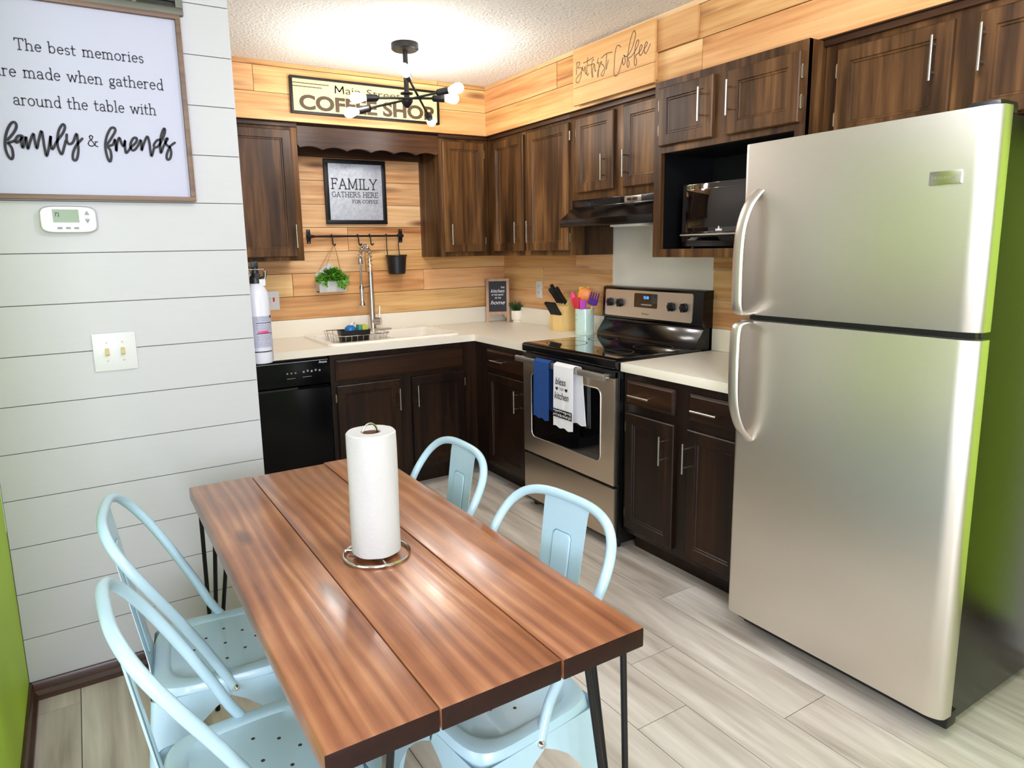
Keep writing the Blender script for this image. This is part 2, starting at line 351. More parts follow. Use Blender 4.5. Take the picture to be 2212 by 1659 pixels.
def text_mb(body, size, put, bold=0.0, shear=0.0, align='LEFT', spacing=1.0, width=None, d=0.001, sx=1.0):
    cu = bpy.data.curves.new('lettering', 'FONT'); cu.body = body; cu.size = size; cu.offset = bold; cu.shear = shear; cu.align_x = align
    cu.space_character = spacing; cu.resolution_u = 4
    o = bpy.data.objects.new('lettering', cu); C.objects.link(o)
    dg = bpy.context.evaluated_depsgraph_get(); dg.update(); me = bpy.data.meshes.new_from_object(o.evaluated_get(dg))
    vs = [v.co.copy() for v in me.vertices]; fs = [tuple(p.vertices) for p in me.polygons]
    bpy.data.objects.remove(o); bpy.data.curves.remove(cu); bpy.data.meshes.remove(me)
    if width:
        x0 = min(v.x for v in vs); x1 = max(v.x for v in vs); k = width/(x1-x0)
        for v in vs: v.x = (v.x-x0)*k
    mb = MB(); mb.add([put(v.x*sx, v.y, d) for v in vs], fs); return mb
# thin serif stroke alphabet: baseline 0, x-height .62, cap height 1
def A_(cx, cy, rx, ry, a0, a1, n=14): return [(cx+rx*math.cos(math.radians(a0+(a1-a0)*i/n)), cy+ry*math.sin(math.radians(a0+(a1-a0)*i/n))) for i in range(n+1)]
def S_(x, y, w=0.09): return [(x-w, y), (x+w, y)]
GL = {
 'a': (.50, [A_(.22,.44,.16,.18,165,0)+[(.38,.08),(.46,.0)], A_(.22,.17,.18,.17,60,330)]),
 'b': (.56, [[(.02,1),(.09,1),(.09,0)], A_(.28,.31,.20,.31,165,-165)]),
 'd': (.56, [[(.40,1),(.47,1),(.47,0),(.54,0)], A_(.28,.31,.20,.31,15,345)]),
 'e': (.50, [[(.06,.34),(.45,.34)]+A_(.26,.31,.20,.31,8,315)]),
 'g': (.50, [A_(.24,.40,.16,.20,0,360), [(.38,.56),(.48,.62)], [(.16,.22),(.10,.12),(.20,.05),(.36,.03),(.44,-.10)]+A_(.25,-.14,.20,.14,10,-330)]),
 'h': (.58, [[(.02,1),(.10,1),(.10,0)], S_(.10,0), A_(.28,.42,.18,.20,170,0)+[(.46,0)], S_(.46,0)]),
 'i': (.24, [[(.04,.6),(.12,.62),(.12,0)], S_(.12,0), [(.11,.86),(.13,.88)]]),
 'l': (.24, [[(.04,1),(.12,1),(.12,0)], S_(.12,0)]),
 'm': (.88, [[(.02,.6),(.10,.62),(.10,0)], S_(.10,0), A_(.26,.42,.16,.20,170,0)+[(.42,0)], S_(.42,0), A_(.58,.42,.16,.20,170,0)+[(.74,0)], S_(.74,0)]),
 'n': (.58, [[(.02,.6),(.10,.62),(.10,0)], S_(.10,0), A_(.28,.42,.18,.20,170,0)+[(.46,0)], S_(.46,0)]),
 'o': (.54, [A_(.27,.31,.22,.31,0,360,20)]),
 'r': (.40, [[(.02,.6),(.10,.62),(.10,0)], S_(.10,0), A_(.26,.40,.16,.21,170,50)]),
 's': (.42, [A_(.21,.46,.14,.15,30,270,10)+A_(.21,.155,.15,.155,90,-150,10)]),
 't': (.36, [[(.13,.86),(.13,.12)]+A_(.22,.10,.09,.10,180,320,6), [(.02,.60),(.32,.60)]]),
 'u': (.58, [[(.02,.6),(.10,.6),(.10,.2)]+A_(.27,.20,.17,.20,180,340), [(.46,.6),(.46,0),(.54,0)]]),
 'w': (.78, [[(.06,.6),(.22,0),(.38,.58),(.54,0),(.70,.6)], S_(.07,.6,.07), S_(.70,.6,.07)]),
 '&': (.80, [[(.74,.0),(.60,.04),(.22,.70),(.20,.86),(.32,.97),(.44,.86),(.40,.70),(.14,.42),(.06,.22),(.14,.04),(.32,0),(.52,.14),(.64,.40)], S_(.66,.42,.10)]),
 'T': (.70, [[(.35,1),(.35,0)], S_(.35,0,.12), [(.04,.82),(.06,1),(.64,1),(.66,.82)]]),
 'F': (.62, [[(.12,1),(.12,0)], S_(.12,0,.11), [(.02,1),(.54,1),(.56,.80)], [(.12,.52),(.42,.52)], [(.42,.44),(.42,.60)]]),
 'A': (.78, [[(.08,0),(.38,1),(.68,0)], S_(.08,0,.08), S_(.68,0,.10), [(.20,.36),(.56,.36)]]),
 'M': (.98, [[(.12,0),(.14,1),(.46,.06),(.80,1),(.82,0)], S_(.12,0,.09), S_(.82,0,.11), S_(.10,1,.06), S_(.84,1,.06)]),
 'I': (.32, [[(.16,1),(.16,0)], S_(.16,0,.11), S_(.16,1,.11)]),
 'L': (.60, [[(.12,1),(.12,0),(.54,0),(.57,.20)], S_(.12,1,.11), S_(.06,0,.06)]),
 'Y': (.74, [[(.06,1),(.36,.46),(.66,1)], [(.36,.46),(.36,0)], S_(.36,0,.11), S_(.06,1,.08), S_(.66,1,.08)]),
 'G': (.80, [A_(.42,.5,.35,.5,40,330,18)+[(.72,.28),(.72,.44)], S_(.70,.44,.10)]),
 'H': (.80, [[(.14,0),(.14,1)], [(.66,0),(.66,1)], [(.14,.5),(.66,.5)], S_(.14,0), S_(.14,1), S_(.66,0), S_(.66,1)]),
 'E': (.64, [[(.58,.82),(.56,1),(.12,1),(.12,0),(.58,0),(.60,.2)], [(.12,.52),(.44,.52)], S_(.08,0,.06), S_(.08,1,.06)]),
 'R': (.72, [[(.12,0),(.12,1),(.34,1)]+A_(.34,.76,.20,.24,90,-90,8)+[(.12,.52)], [(.34,.52),(.66,0),(.72,0)], S_(.12,0), S_(.06,1,.06)]),
 'S': (.58, [A_(.29,.74,.20,.25,30,270,10)+A_(.29,.245,.22,.245,90,-150,10)]),
 'O': (.84, [A_(.42,.5,.36,.5,0,360,24)]),
 'C': (.76, [A_(.42,.5,.36,.5,45,315,18), [(.68,.98),(.68,.78)]]),
 ' ': (.36, []),
}
def split_corners(P):
    out = [[P[0]]]
    for i in range(1, len(P)):
        out[-1].append(P[i])
        if i < len(P)-1:
            a = Vector(P[i])-Vector(P[i-1]); b = Vector(P[i+1])-Vector(P[i])
            if a.length > 1e-9 and b.length > 1e-9 and a.angle(b) > 0.75: out.append([P[i]])
    return out
def strokes_mb(txt, x0, x1, z0, cap, w, put, d=0.001, mb=None):
    """letters of the stroke alphabet stretched between x0 and x1"""
    mb = mb or MB(); tot = sum(GL[c][0]+.06 for c in txt)-.06; k = (x1-x0)/tot; x = x0
    for c in txt:
        for st in GL[c][1]:
            for sg in split_corners([(x+p[0]*k, z0+p[1]*cap) for p in st]): mb.ribbon(sg, w, put, d)
        x += (GL[c][0]+.06)*k
    return mb
# cabinet pieces ---------------------------------------------------------------
def bar_handle(parent, x, z, yf, length, vertical=True, mat=None, r=0.0048):
    mb = MB(); y = yf-0.030; h = length/2
    q = [(x, y, z-h), (x, y, z+h)] if vertical else [(x-h, y, z), (x+h, y, z)]
    mb.tube(q, r, 10)
    for k in (-1, 1):
        a = (x, yf+.001, z+k*h*0.62) if vertical else (x+k*h*0.62, yf+.001, z)
        mb.tube([a, (a[0], y, a[2])], r*0.75, 8)
    return part(parent, 'handle', mb, mat or M['nickel'])
def door_mb(x0, x1, z0, z1, yf, t=0.02, fr=0.047, deep=0.009):
    """framed door with a sunken panel; yf is the front face"""
    mb = MB()
    o = [(x0, z0), (x1, z0), (x1, z1), (x0, z1)]
    e = 0.004
    def ring(i, y): return [(x0+i, y, z0+i), (x1-i, y, z0+i), (x1-i, y, z1-i), (x0+i, y, z1-i)]
    R = [ring(0, yf+t), ring(0, yf+e), ring(e, yf), ring(fr, yf), ring(fr+0.003, yf+deep*0.55), ring(fr+0.009, yf+deep*0.6), ring(fr+0.012, yf+deep)]
    vs = [p for r in R for p in r]; fs = [(0, 1, 2, 3)]
    for i in range(len(R)-1):
        for j in range(4): fs.append((i*4+j, (i+1)*4+j, (i+1)*4+(j+1) % 4, i*4+(j+1) % 4))
    k = (len(R)-1)*4; fs.append((k+3, k+2, k+1, k))
    return mb.add(vs, fs)
def slab_mb(x0, x1, z0, z1, yf, t=0.02, e=0.008):
    mb = MB()
    def ring(i, y): return [(x0+i, y, z0+i), (x1-i, y, z0+i), (x1-i, y, z1-i), (x0+i, y, z1-i)]
    R = [ring(0, yf+t), ring(0, yf+0.008), ring(e, yf+0.003), ring(e+.004, yf)]
    vs = [p for r in R for p in r]; fs = [(0, 1, 2, 3)]
    for i in range(len(R)-1):
        for j in range(4): fs.append((i*4+j, (i+1)*4+j, (i+1)*4+(j+1) % 4, i*4+(j+1) % 4))
    k = (len(R)-1)*4; fs.append((k+3, k+2, k+1, k)); return mb.add(vs, fs)
def hinges(door, x, z0, z1, yf):
    for z in (z0+0.07, z1-0.07):
        mb = MB(); mb.tube([(x, yf+.012, z-.024), (x, yf+.012, z+.024)], 0.0045, 8); mb.box(x-.004, x+.004, yf+.008, yf+.02, z-.02, z+.02)
        part(door, 'hinge', mb, M['brass'])
def cab_door(root, x0, x1, z0, z1, yf, hx=None, hz=None, hinge=None, mat='dark', hl=0.13):
    d = part(root, 'door', door_mb(x0, x1, z0, z1, yf), M[mat], smooth=False)
    if hx is not None: bar_handle(d, hx, hz, yf, hl)
    if hinge is not None: hinges(d, hinge, z0, z1, yf)
    return d
# plank walls ------------------------------------------------------------------
def planks(mb, rows, x0, x1, y, joints, gap=0.003, deep=None, skip=None):
    """rows: z edges; joints: {row: [x, ...]}; each board a bevelled face standing off the backing"""
    for k in range(len(rows)-1):
        xs = [x0]+sorted(joints.get(k, []))+[x1]
        for i in range(len(xs)-1):
            a, b, c, d = xs[i]+gap/2, xs[i+1]-gap/2, rows[k]+gap/2, rows[k+1]-gap/2
            r = random.random()*0.98+0.01; off = (deep or {}).get((k, i), random.uniform(0, 0.003))
            mb.box(a, b, y-0.012-off, y, c, d, r)
    return mb
FAM= [[[-2.8435,1.7827],[-2.8272,1.8027],[-2.8175,1.821],[-2.8193,1.8335],[-2.8282,1.8316],[-2.8402,1.8119],[-2.8485,1.7862],[-2.8514,1.7608],[-2.8476,1.7382],[-2.84,1.7283],[-2.8349,1.7388],[-2.8354,1.7591],[-2.8406,1.7702],[-2.8435,1.7739],[-2.8298,1.7797],[-2.8239,1.7839]],[[-2.8061,1.7964],[-2.816,1.7958],[-2.824,1.7826],[-2.8215,1.7764],[-2.8116,1.7859],[-2.8056,1.7965],[-2.8103,1.7783],[-2.8087,1.7631],[-2.8045,1.771],[-2.7975,1.7944],[-2.797,1.7791],[-2.7958,1.76],[-2.7878,1.7822],[-2.7775,1.8046],[-2.7763,1.7855],[-2.7733,1.7625],[-2.7662,1.7861],[-2.7564,1.8137],[-2.7543,1.792],[-2.7538,1.7662],[-2.7508,1.7417],[-2.7424,1.7668],[-2.7341,1.801],[-2.7364,1.7801],[-2.7338,1.7621],[-2.7197,1.7863],[-2.7021,1.8108],[-2.6944,1.8296],[-2.6993,1.837],[-2.7117,1.818],[-2.7186,1.7864],[-2.7177,1.7629],[-2.7111,1.7489],[-2.7032,1.7689],[-2.6963,1.7903]],[[-2.6921,1.8076],[-2.6939,1.7904],[-2.6892,1.7802],[-2.6781,1.7861],[-2.666,1.8119],[-2.6651,1.7869],[-2.667,1.7577],[-2.6741,1.7348],[-2.6824,1.7344],[-2.6817,1.7517],[-2.6709,1.776],[-2.6521,1.7982]],[[-2.5862,1.7848],[-2.5703,1.8086],[-2.5598,1.8268],[-2.5614,1.8361],[-2.5714,1.8341],[-2.5833,1.8132],[-2.5907,1.7886],[-2.5919,1.7643],[-2.5882,1.7402],[-2.5827,1.7337],[-2.5783,1.7488],[-2.5793,1.7677],[-2.5844,1.7782],[-2.5701,1.7857],[-2.5637,1.801],[-2.5628,1.7848],[-2.5627,1.7659],[-2.5588,1.7877],[-2.5507,1.8072],[-2.5461,1.7912],[-2.5407,1.782],[-2.5352,1.8],[-2.5371,1.7808],[-2.5352,1.7618],[-2.521,1.779],[-2.5041,1.7964],[-2.5016,1.8088],[-2.5105,1.8083],[-2.5196,1.7927],[-2.5212,1.7763],[-2.5129,1.7712],[-2.5,1.7856],[-2.4906,1.804],[-2.4895,1.789],[-2.4903,1.7724],[-2.4828,1.7921],[-2.4702,1.8163],[-2.4657,1.7959],[-2.4653,1.7738],[-2.4631,1.7558],[-2.4543,1.7799]],[[-2.4283,1.8064],[-2.4413,1.807],[-2.4532,1.7911],[-2.4501,1.7829],[-2.4375,1.792],[-2.4217,1.8207],[-2.4161,1.8392],[-2.4197,1.8431],[-2.4296,1.8202],[-2.4349,1.7921],[-2.4346,1.767],[-2.4246,1.7899],[-2.4106,1.8131],[-2.4175,1.8099],[-2.4174,1.7959],[-2.4065,1.7853],[-2.404,1.7686],[-2.4097,1.75],[-2.4179,1.7482],[-2.4179,1.7623],[-2.4062,1.7881],[-2.3904,1.8017]]]
COF= [[[1.3498,2.3744],[1.3478,2.348],[1.3457,2.3166]],[[1.3478,2.3725],[1.3664,2.3731],[1.3747,2.3664],[1.3644,2.3541],[1.3561,2.3462],[1.3829,2.3427],[1.3891,2.3292],[1.381,2.2968],[1.3624,2.275],[1.3457,2.2796],[1.3457,2.2969],[1.3871,2.3223],[1.3952,2.3448],[1.3993,2.327],[1.4075,2.3228],[1.4175,2.3423],[1.4176,2.3133],[1.4237,2.3036],[1.4317,2.3151]],[[1.4374,2.3785],[1.4316,2.3343],[1.4297,2.3059],[1.4378,2.2921],[1.4458,2.3024]],[[1.4033,2.3599],[1.4435,2.3628],[1.4828,2.3703]],[[1.4868,2.3552],[1.4751,2.3579],[1.4674,2.3264],[1.4716,2.2802],[1.4795,2.2809],[1.4754,2.3056],[1.4909,2.3354],[1.495,2.3013],[1.5028,2.3044]],[[1.4396,2.3397],[1.487,2.3386]],[[1.5197,2.3571],[1.5122,2.3353],[1.5237,2.3351],[1.5258,2.3135],[1.5185,2.2691],[1.5145,2.2877],[1.5258,2.3088],[1.5447,2.335],[1.5371,2.3297],[1.56,2.3129],[1.5678,2.2879],[1.5567,2.2669],[1.5414,2.2749],[1.5602,2.2942]],[[1.5837,2.363],[1.5786,2.3203],[1.579,2.2901],[1.5952,2.3304]],[[1.5426,2.3518],[1.5819,2.3634],[1.6242,2.3602]],[[1.6831,2.3686],[1.6723,2.3791],[1.6546,2.3778],[1.6442,2.3509],[1.6394,2.3066],[1.6384,2.2519],[1.6637,2.2488],[1.6845,2.2829],[1.7015,2.3172],[1.6965,2.3049],[1.7038,2.2842],[1.7159,2.2938],[1.7119,2.3215],[1.7049,2.3254],[1.7293,2.3174],[1.7597,2.3412],[1.7823,2.388],[1.7818,2.4099],[1.7716,2.4169],[1.7552,2.3949],[1.7391,2.3461],[1.7297,2.2996],[1.7301,2.2727],[1.7389,2.2674],[1.7437,2.2852],[1.7365,2.3047],[1.7603,2.3102],[1.7933,2.3374],[1.8061,2.3603],[1.8009,2.3714],[1.7895,2.3601],[1.7802,2.3253],[1.7776,2.2886],[1.7815,2.2657],[1.7915,2.2656],[1.7928,2.2851],[1.7857,2.3043],[1.8104,2.3159],[1.8265,2.3293],[1.8279,2.342],[1.8181,2.3422],[1.8103,2.3224],[1.814,2.302],[1.8271,2.3032],[1.843,2.321],[1.8589,2.3343],[1.8618,2.3454],[1.8521,2.3467],[1.8429,2.3254],[1.8467,2.3029],[1.8596,2.3042],[1.8813,2.3331]]]
# ------------------------------------------------------------------ the setting
H = 2.457; XL = -2.985; XW = -5.6; YG = -2.72; YC = -1.75; XC = -2.187; YF = -6.4
mb = MB()                                                           # floor planks run along y
x = -0.592; rowi = 0; fixed = {1: [-2.416, -1.19], 2: [-3.147, -1.93], 3: [-2.687], 11: [], 12: [-1.857, -3.06], 0: [-2.1, -3.3]}
PW = 0.2048
for k in range(-3, 26):
    xa, xb = -0.592-PW*(k), -0.592-PW*(k-1)
    ys = fixed.get(k, [])
    y0 = ys[0] if ys else -random.uniform(0.2, 1.2)
    cuts = sorted([y0+1.22*j for j in range(-6, 7) if YF < y0+1.22*j < 0])
    lim = YC if xb < XC else 0.0; ed = [YF]+[c for c in cuts if c < lim-.03]+[lim]
    for i in range(len(ed)-1):
        mb.box(max(xa, XW)+.0012, min(xb, 0)-.0012, ed[i]+.0012, ed[i+1]-.0012, -0.02, 0.0, random.random()*.98+.01) if min(xb, 0)-max(xa, XW) > .01 else None
floor = struct('floor', mb, M['floor'])
struct('floor_seam', MB().box(XW, 0, YF, 0, -0.03, -0.0015), M['gap'], parent=floor)
struct('ceiling', MB().box(XW-.1, 0.1, YF-.1, 0.1, H, H+.05), M['ceiling'])
# sink wall: boards between splash and wall cabinets, and the boards on the soffit above the cabinets
rows = [1.024, 1.166, 1.307, 1.440, 1.588, 1.729, 1.874, 2.014]
mb = MB(); planks(mb, rows, XC, -0.013, -0.008, {0: [-1.05], 1: [-1.57, -0.675], 2: [-1.09], 3: [-1.2], 4: [], 5: [], 6: []})
wb = struct('wall_back', mb, M['pine'])
struct('plank_backing', MB().box(XC, 0.1, -0.014, 0.1, 0, H), M['pinegap'], parent=wb)
srows = [2.152, 2.295, 2.432, 2.457]; SF = -0.343
mb = MB(); planks(mb, srows, XC, -0.353, SF, {1: [-1.795], 2: [-0.695]}); ws1 = struct('wall_soffit_back', mb, M['pine'])
struct('soffit_backing_back', MB().box(XC, -0.32, -0.345, -0.02, 2.152, H), M['pinegap'], parent=ws1)
mb = MB(); planks(mb, rows[:4], 0.022, 1.212, -0.008, {1: [0.52], 2: [0.868], 0: [0.75]}); planks(mb, rows[:4], 1.962, 2.66, -0.008, {})
wr = struct('wall_right', mb, M['pine'], 'right')
struct('wall_right_backing', MB().box(0, -YF, -0.014, 0.1, 0, H), M['cream'], parent=wr)
mb = MB(); planks(mb, srows, 0.345, 3.9, SF, {0: [2.155], 1: [1.13, 1.80, 2.137], 2: [0.95, 2.3]}, deep={(1, 2): 0.016, (1, 1): 0.001, (2, 1): .006}); ws2 = struct('wall_soffit_right', mb, M['pine'], 'right')
struct('soffit_backing_right', MB().box(0.322, 3.9, -0.345, -0.02, 2.152, H), M['pinegap'], parent=ws2)
struct('trim_1', MB().box(-1.57, -0.686, -0.045, -0.016, 2.014, 2.15), M['darkx'])
# white shiplap face of the closet, its kitchen side
mb = MB(); z = 2.4057
zs = [0.0, 0.052, 0.2115, 0.368, 0.524, 0.682, 0.832, 0.982, 1.137, 1.293, 1.451, 1.610, 1.768, 1.928, 2.088, 2.247, 2.405, H]
for k in range(len(zs)-1): mb.box(XL+.002, XC, YC, YC+.012, zs[k]+.0013, zs[k+1]-.0013, .5)
wc = struct('wall_closet', mb, M['shiplap'])
struct('shiplap_backing', MB().box(XL, XC-.001, YC+.003, -.02, 0, H), M['shipgap'], parent=wc)
struct('closet_side_face', MB().box(XC-.002, XC, YC+.001, -.02, 0, H), M['shiplap'], parent=wc)
struct('wall_left', MB().box(XL-.1, XL, YG, YC, 0, H), M['green'])
struct('wall_north', MB().box(XW, XL-.1, YC, YC+.1, 0, H), M['offwhite'])
mb = MB()                                                           # far wall of the room beyond the short green wall, with a window
for (a, b, c, d) in ((YF, -5.3, 0, H), (-3.1, YC, 0, H), (-5.3, -3.1, 0, 0.7), (-5.3, -3.1, 2.15, H)): mb.box(XW-.1, XW, a, b, c, d)
struct('wall_west', mb, M['offwhite'])
mb = MB()
for (a, b, c, d) in ((-5.3, -3.1, .70, .75), (-5.3, -3.1, 2.10, 2.15), (-5.3, -5.25, .75, 2.10), (-3.15, -3.1, .75, 2.10), (-4.225, -4.175, .75, 2.10)): mb.box(XW-.08, XW+.02, a, b, c, d)
wn2 = struct('window_2', mb, M['white'])
struct('window_pane', MB().box(XW-.05, XW-.045, -5.25, -3.15, .75, 2.10), M['windowglass'], parent=wn2)
mb = MB()                                                           # front wall behind the camera, window opening placed for the fill light
for (a, b, c, d) in ((XW, -4.1, 0, H), (-2.4, 0, 0, H), (-4.1, -2.4, 0, 0.82), (-4.1, -2.4, 2.08, H)): mb.box(a, b, YF-.1, YF, c, d)
struct('wall_front', mb, M['offwhite'])
struct('wall_right_dining', MB().box(3.50, -YF, -0.030, -0.0145, 0, H), M['green'], 'right')
struct('baseboard_right', MB().box(3.50, -YF, -0.045, -0.0305, 0, .09), M['basebd'], 'right')
mb = MB()
for (a, b, c, d) in ((-4.1, -2.4, 0.82, 0.87), (-4.1, -2.4, 2.03, 2.08), (-4.1, -4.05, .87, 2.03), (-2.45, -2.4, .87, 2.03), (-3.275, -3.225, .87, 2.03)): mb.box(a, b, YF-.08, YF+.02, c, d)
wn = struct('window_1', mb, M['white'])
struct('window_pane', MB().box(-4.05, -2.45, YF-.05, YF-.045, .87, 2.03), M['windowglass'], parent=wn)
def base_prof(off): return [(0, 0), (.022, 0), (.022, .018), (.012, .03), (.012, .052), (.008, .06), (0, .06)]
struct('baseboard_closet', MB().prism([(YC-a, b) for a, b in base_prof(0)], 0, XL, XC), M['basebd'])
struct('baseboard_left', MB().prism([(XL+a, b) for a, b in base_prof(0)], 1, YG, YC-.002), M['basebd'])

# ------------------------------------------------------------------ wall cabinets
def cab_box(root, x0, x1, yf, z0, z1, mat='dark', ends=True):
    return part(root, 'body', MB().box(x0, x1, yf, -0.021, z0, z1), M[mat], 0.002)
def top_trim(root, x0, x1, yf, z=2.14):
    part(root, 'top_trim', MB().box(x0, x1, yf-.016, yf+.012, z-.012, z+.010), M['darkx'], 0.002)
ZU, ZT, FY = 1.390, 2.140, -0.320
t = thing('wall_cabinet', 'dark wood wall cabinet with one door between the white shiplap wall and the sink', 'cabinet', (-1.87, -0.02, ZU), 'back', 'wall cabinets')
cab_box(t, XC+.002, -1.572, FY, ZU, ZT); top_trim(t, XC+.002, -1.572, FY)
cab_door(t, -2.15, -1.612, 1.415, 2.111, FY-.02, -1.621, 1.528)
t = thing('wall_cabinet', 'tall single door dark wood wall cabinet in the corner beside the sink valance', 'cabinet', (-0.50, -0.02, ZU), 'back', 'wall cabinets')
cab_box(t, -0.684, -0.324, FY, ZU, ZT); top_trim(t, -0.684, -0.336, FY)
cab_door(t, -0.662, -0.360, 1.419, 2.111, FY-.02, -0.623, 1.531, -0.356)
t = thing('wall_cabinet', 'tall double door dark wood wall cabinet between the corner and range hood', 'cabinet', (0.62, -0.02, ZU), 'right', 'wall cabinets')
cab_box(t, 0.026, 1.218, FY, ZU, ZT); top_trim(t, 0.338, 1.218, FY)
cab_door(t, 0.397, 0.757, 1.419, 2.108, FY-.02, 0.700, 1.532, None); cab_door(t, 0.808, 1.202, 1.419, 2.108, FY-.02, 0.803+.03, 1.532, 1.206)
t = thing('wall_cabinet', 'short double door dark wood wall cabinet over the range hood', 'cabinet', (1.58, -0.02, 1.685), 'right', 'wall cabinets')
cab_box(t, 1.219, 1.940, FY, 1.687, ZT); top_trim(t, 1.219, 1.940, FY)
cab_door(t, 1.268, 1.573, 1.726, 2.113, FY-.02, 1.513, 1.838, 1.264); cab_door(t, 1.650, 1.935, 1.726, 2.113, FY-.02, 1.632+.045, 1.838, None)
MF = -0.413
t = thing('microwave_cabinet', 'deep dark wood wall cabinet with two small doors over an open microwave niche', 'cabinet', (2.32, -0.02, 1.382), 'right', 'wall cabinets')
mb = MB()
for b in ((1.942, 1.96, MF, -.026, 1.383, 2.15), (2.680, 2.698, MF, -.026, 1.383, 2.15), (1.96, 2.680, MF+.02, -.026, 1.383, 1.418), (1.96, 2.680, MF+.02, -.026, 1.845, 2.15),
          (1.942, 1.987, MF-.001, MF+.02, 1.383, 2.15), (2.655, 2.698, MF-.001, MF+.02, 1.383, 2.15), (1.987, 2.655, MF-.001, MF+.02, 1.383, 1.420), (1.987, 2.655, MF-.001, MF+.02, 1.842, 2.15)): mb.box(*b)
part(t, 'body', mb, M['dark'])
mb = MB()
for b in ((1.961, 2.681, -.05, -.03, 1.419, 1.844), (1.9605, 1.964, MF+.021, -.03, 1.419, 1.844), (2.678, 2.6815, MF+.021, -.03, 1.419, 1.844), (1.961, 2.681, MF+.021, -.03, 1.8415, 1.8445), (1.961, 2.681, MF+.021, -.03, 1.4185, 1.4195)): mb.box(*b)
part(t, 'niche_dark_panels', mb, M['blackp'])  # black panels added to keep the niche interior dark
cab_door(t, 1.980, 2.283, 1.872, 2.118, MF-.02, 2.235, 2.006, 1.976, hl=.135); cab_door(t, 2.357, 2.677, 1.868, 2.112, MF-.02, 2.357+.022, 2.004, 2.681, hl=.135)
t = thing('wall_cabinet', 'dark wood wall cabinet with two doors over the stainless refrigerator', 'cabinet', (3.2, -0.02, 1.80), 'right', 'wall cabinets')
cab_box(t, 2.703, 3.66, FY, 1.795, 2.135); top_trim(t, 2.703, 3.66, FY)
cab_door(t, 2.757, 3.135, 1.80, 2.105, FY-.02, 3.09, 1.997, 2.753, hl=.135); cab_door(t, 3.205, 3.60, 1.80, 2.105, FY-.02, 3.205+.022, 1.997, None, hl=.135)
# scalloped valance over the sink
vx0, vx1 = -1.571, -0.685; poly = [(vx0, 2.139), (vx0, 2.034)]
n = 66
for i in range(1, n):
    s = i/n; ph = (s*6.0) % 1.0
    poly.append((vx0+(vx1-vx0)*s, 2.012+0.017*abs(math.sin(PI*s*6.0)) ** 0.8))
poly += [(vx1, 2.030), (vx1, 2.139)]
poly = [(p[0], p[1]+.004) if 0 < i < len(poly)-1 else p for i, p in enumerate(poly)]
mb = MB(); mb.prism(poly, 1, -0.301, -0.322)
single('valance_board', mb, M['darkx'], 'dark wood valance with a scalloped lower edge spanning above the kitchen sink', 'valance', (-1.13, -0.31, 2.14))

# ------------------------------------------------------------------ base cabinets
BF, DF = -0.610, -0.630
t = thing('base_cabinet', 'dark wood sink cabinet with two doors under the sink, beside the black dishwasher', 'cabinet', (-1.1, -0.3, 0), 'back', 'base cabinets')
mb = MB()
for b in ((-1.554, -1.536, BF, -.026, .10, .868), (-.630, -.612, BF, -.026, .10, .868), (-1.536, -.630, BF, BF+.018, .10, .868), (-1.536, -.630, BF+.018, -.026, .10, .118), (-1.536, -.630, -.036, -.026, .118, .868)): mb.box(*b)
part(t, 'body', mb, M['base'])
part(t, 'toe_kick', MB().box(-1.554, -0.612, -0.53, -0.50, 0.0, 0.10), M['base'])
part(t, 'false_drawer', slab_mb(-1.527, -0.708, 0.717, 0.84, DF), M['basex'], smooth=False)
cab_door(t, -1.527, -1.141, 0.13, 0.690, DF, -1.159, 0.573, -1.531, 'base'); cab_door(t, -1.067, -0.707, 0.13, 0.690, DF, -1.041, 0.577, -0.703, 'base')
t = thing('base_cabinet', 'narrow dark wood base cabinet with one drawer between the counter corner and the stove', 'cabinet', (0.9, -0.3, 0), 'right', 'base cabinets')
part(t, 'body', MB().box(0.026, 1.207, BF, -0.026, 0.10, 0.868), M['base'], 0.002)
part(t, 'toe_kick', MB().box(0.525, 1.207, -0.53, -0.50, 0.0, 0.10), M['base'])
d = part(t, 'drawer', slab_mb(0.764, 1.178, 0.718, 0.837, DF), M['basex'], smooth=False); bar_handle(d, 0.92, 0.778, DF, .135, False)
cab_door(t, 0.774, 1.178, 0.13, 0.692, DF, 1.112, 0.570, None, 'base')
t = thing('base_cabinet', 'dark wood base cabinet with two drawers between the stove and the refrigerator', 'cabinet', (2.33, -0.3, 0), 'right', 'base cabinets')
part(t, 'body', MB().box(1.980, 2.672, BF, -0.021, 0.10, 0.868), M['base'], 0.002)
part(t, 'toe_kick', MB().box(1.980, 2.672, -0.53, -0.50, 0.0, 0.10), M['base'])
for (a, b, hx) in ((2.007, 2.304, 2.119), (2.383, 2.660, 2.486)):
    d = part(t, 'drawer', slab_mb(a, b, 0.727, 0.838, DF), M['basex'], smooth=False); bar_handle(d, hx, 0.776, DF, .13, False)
cab_door(t, 2.006, 2.306, 0.13, 0.686, DF, 2.253, 0.567, 2.002, 'base'); cab_door(t, 2.379, 2.660, 0.13, 0.686, DF, 2.368+.02, 0.567, None, 'base')

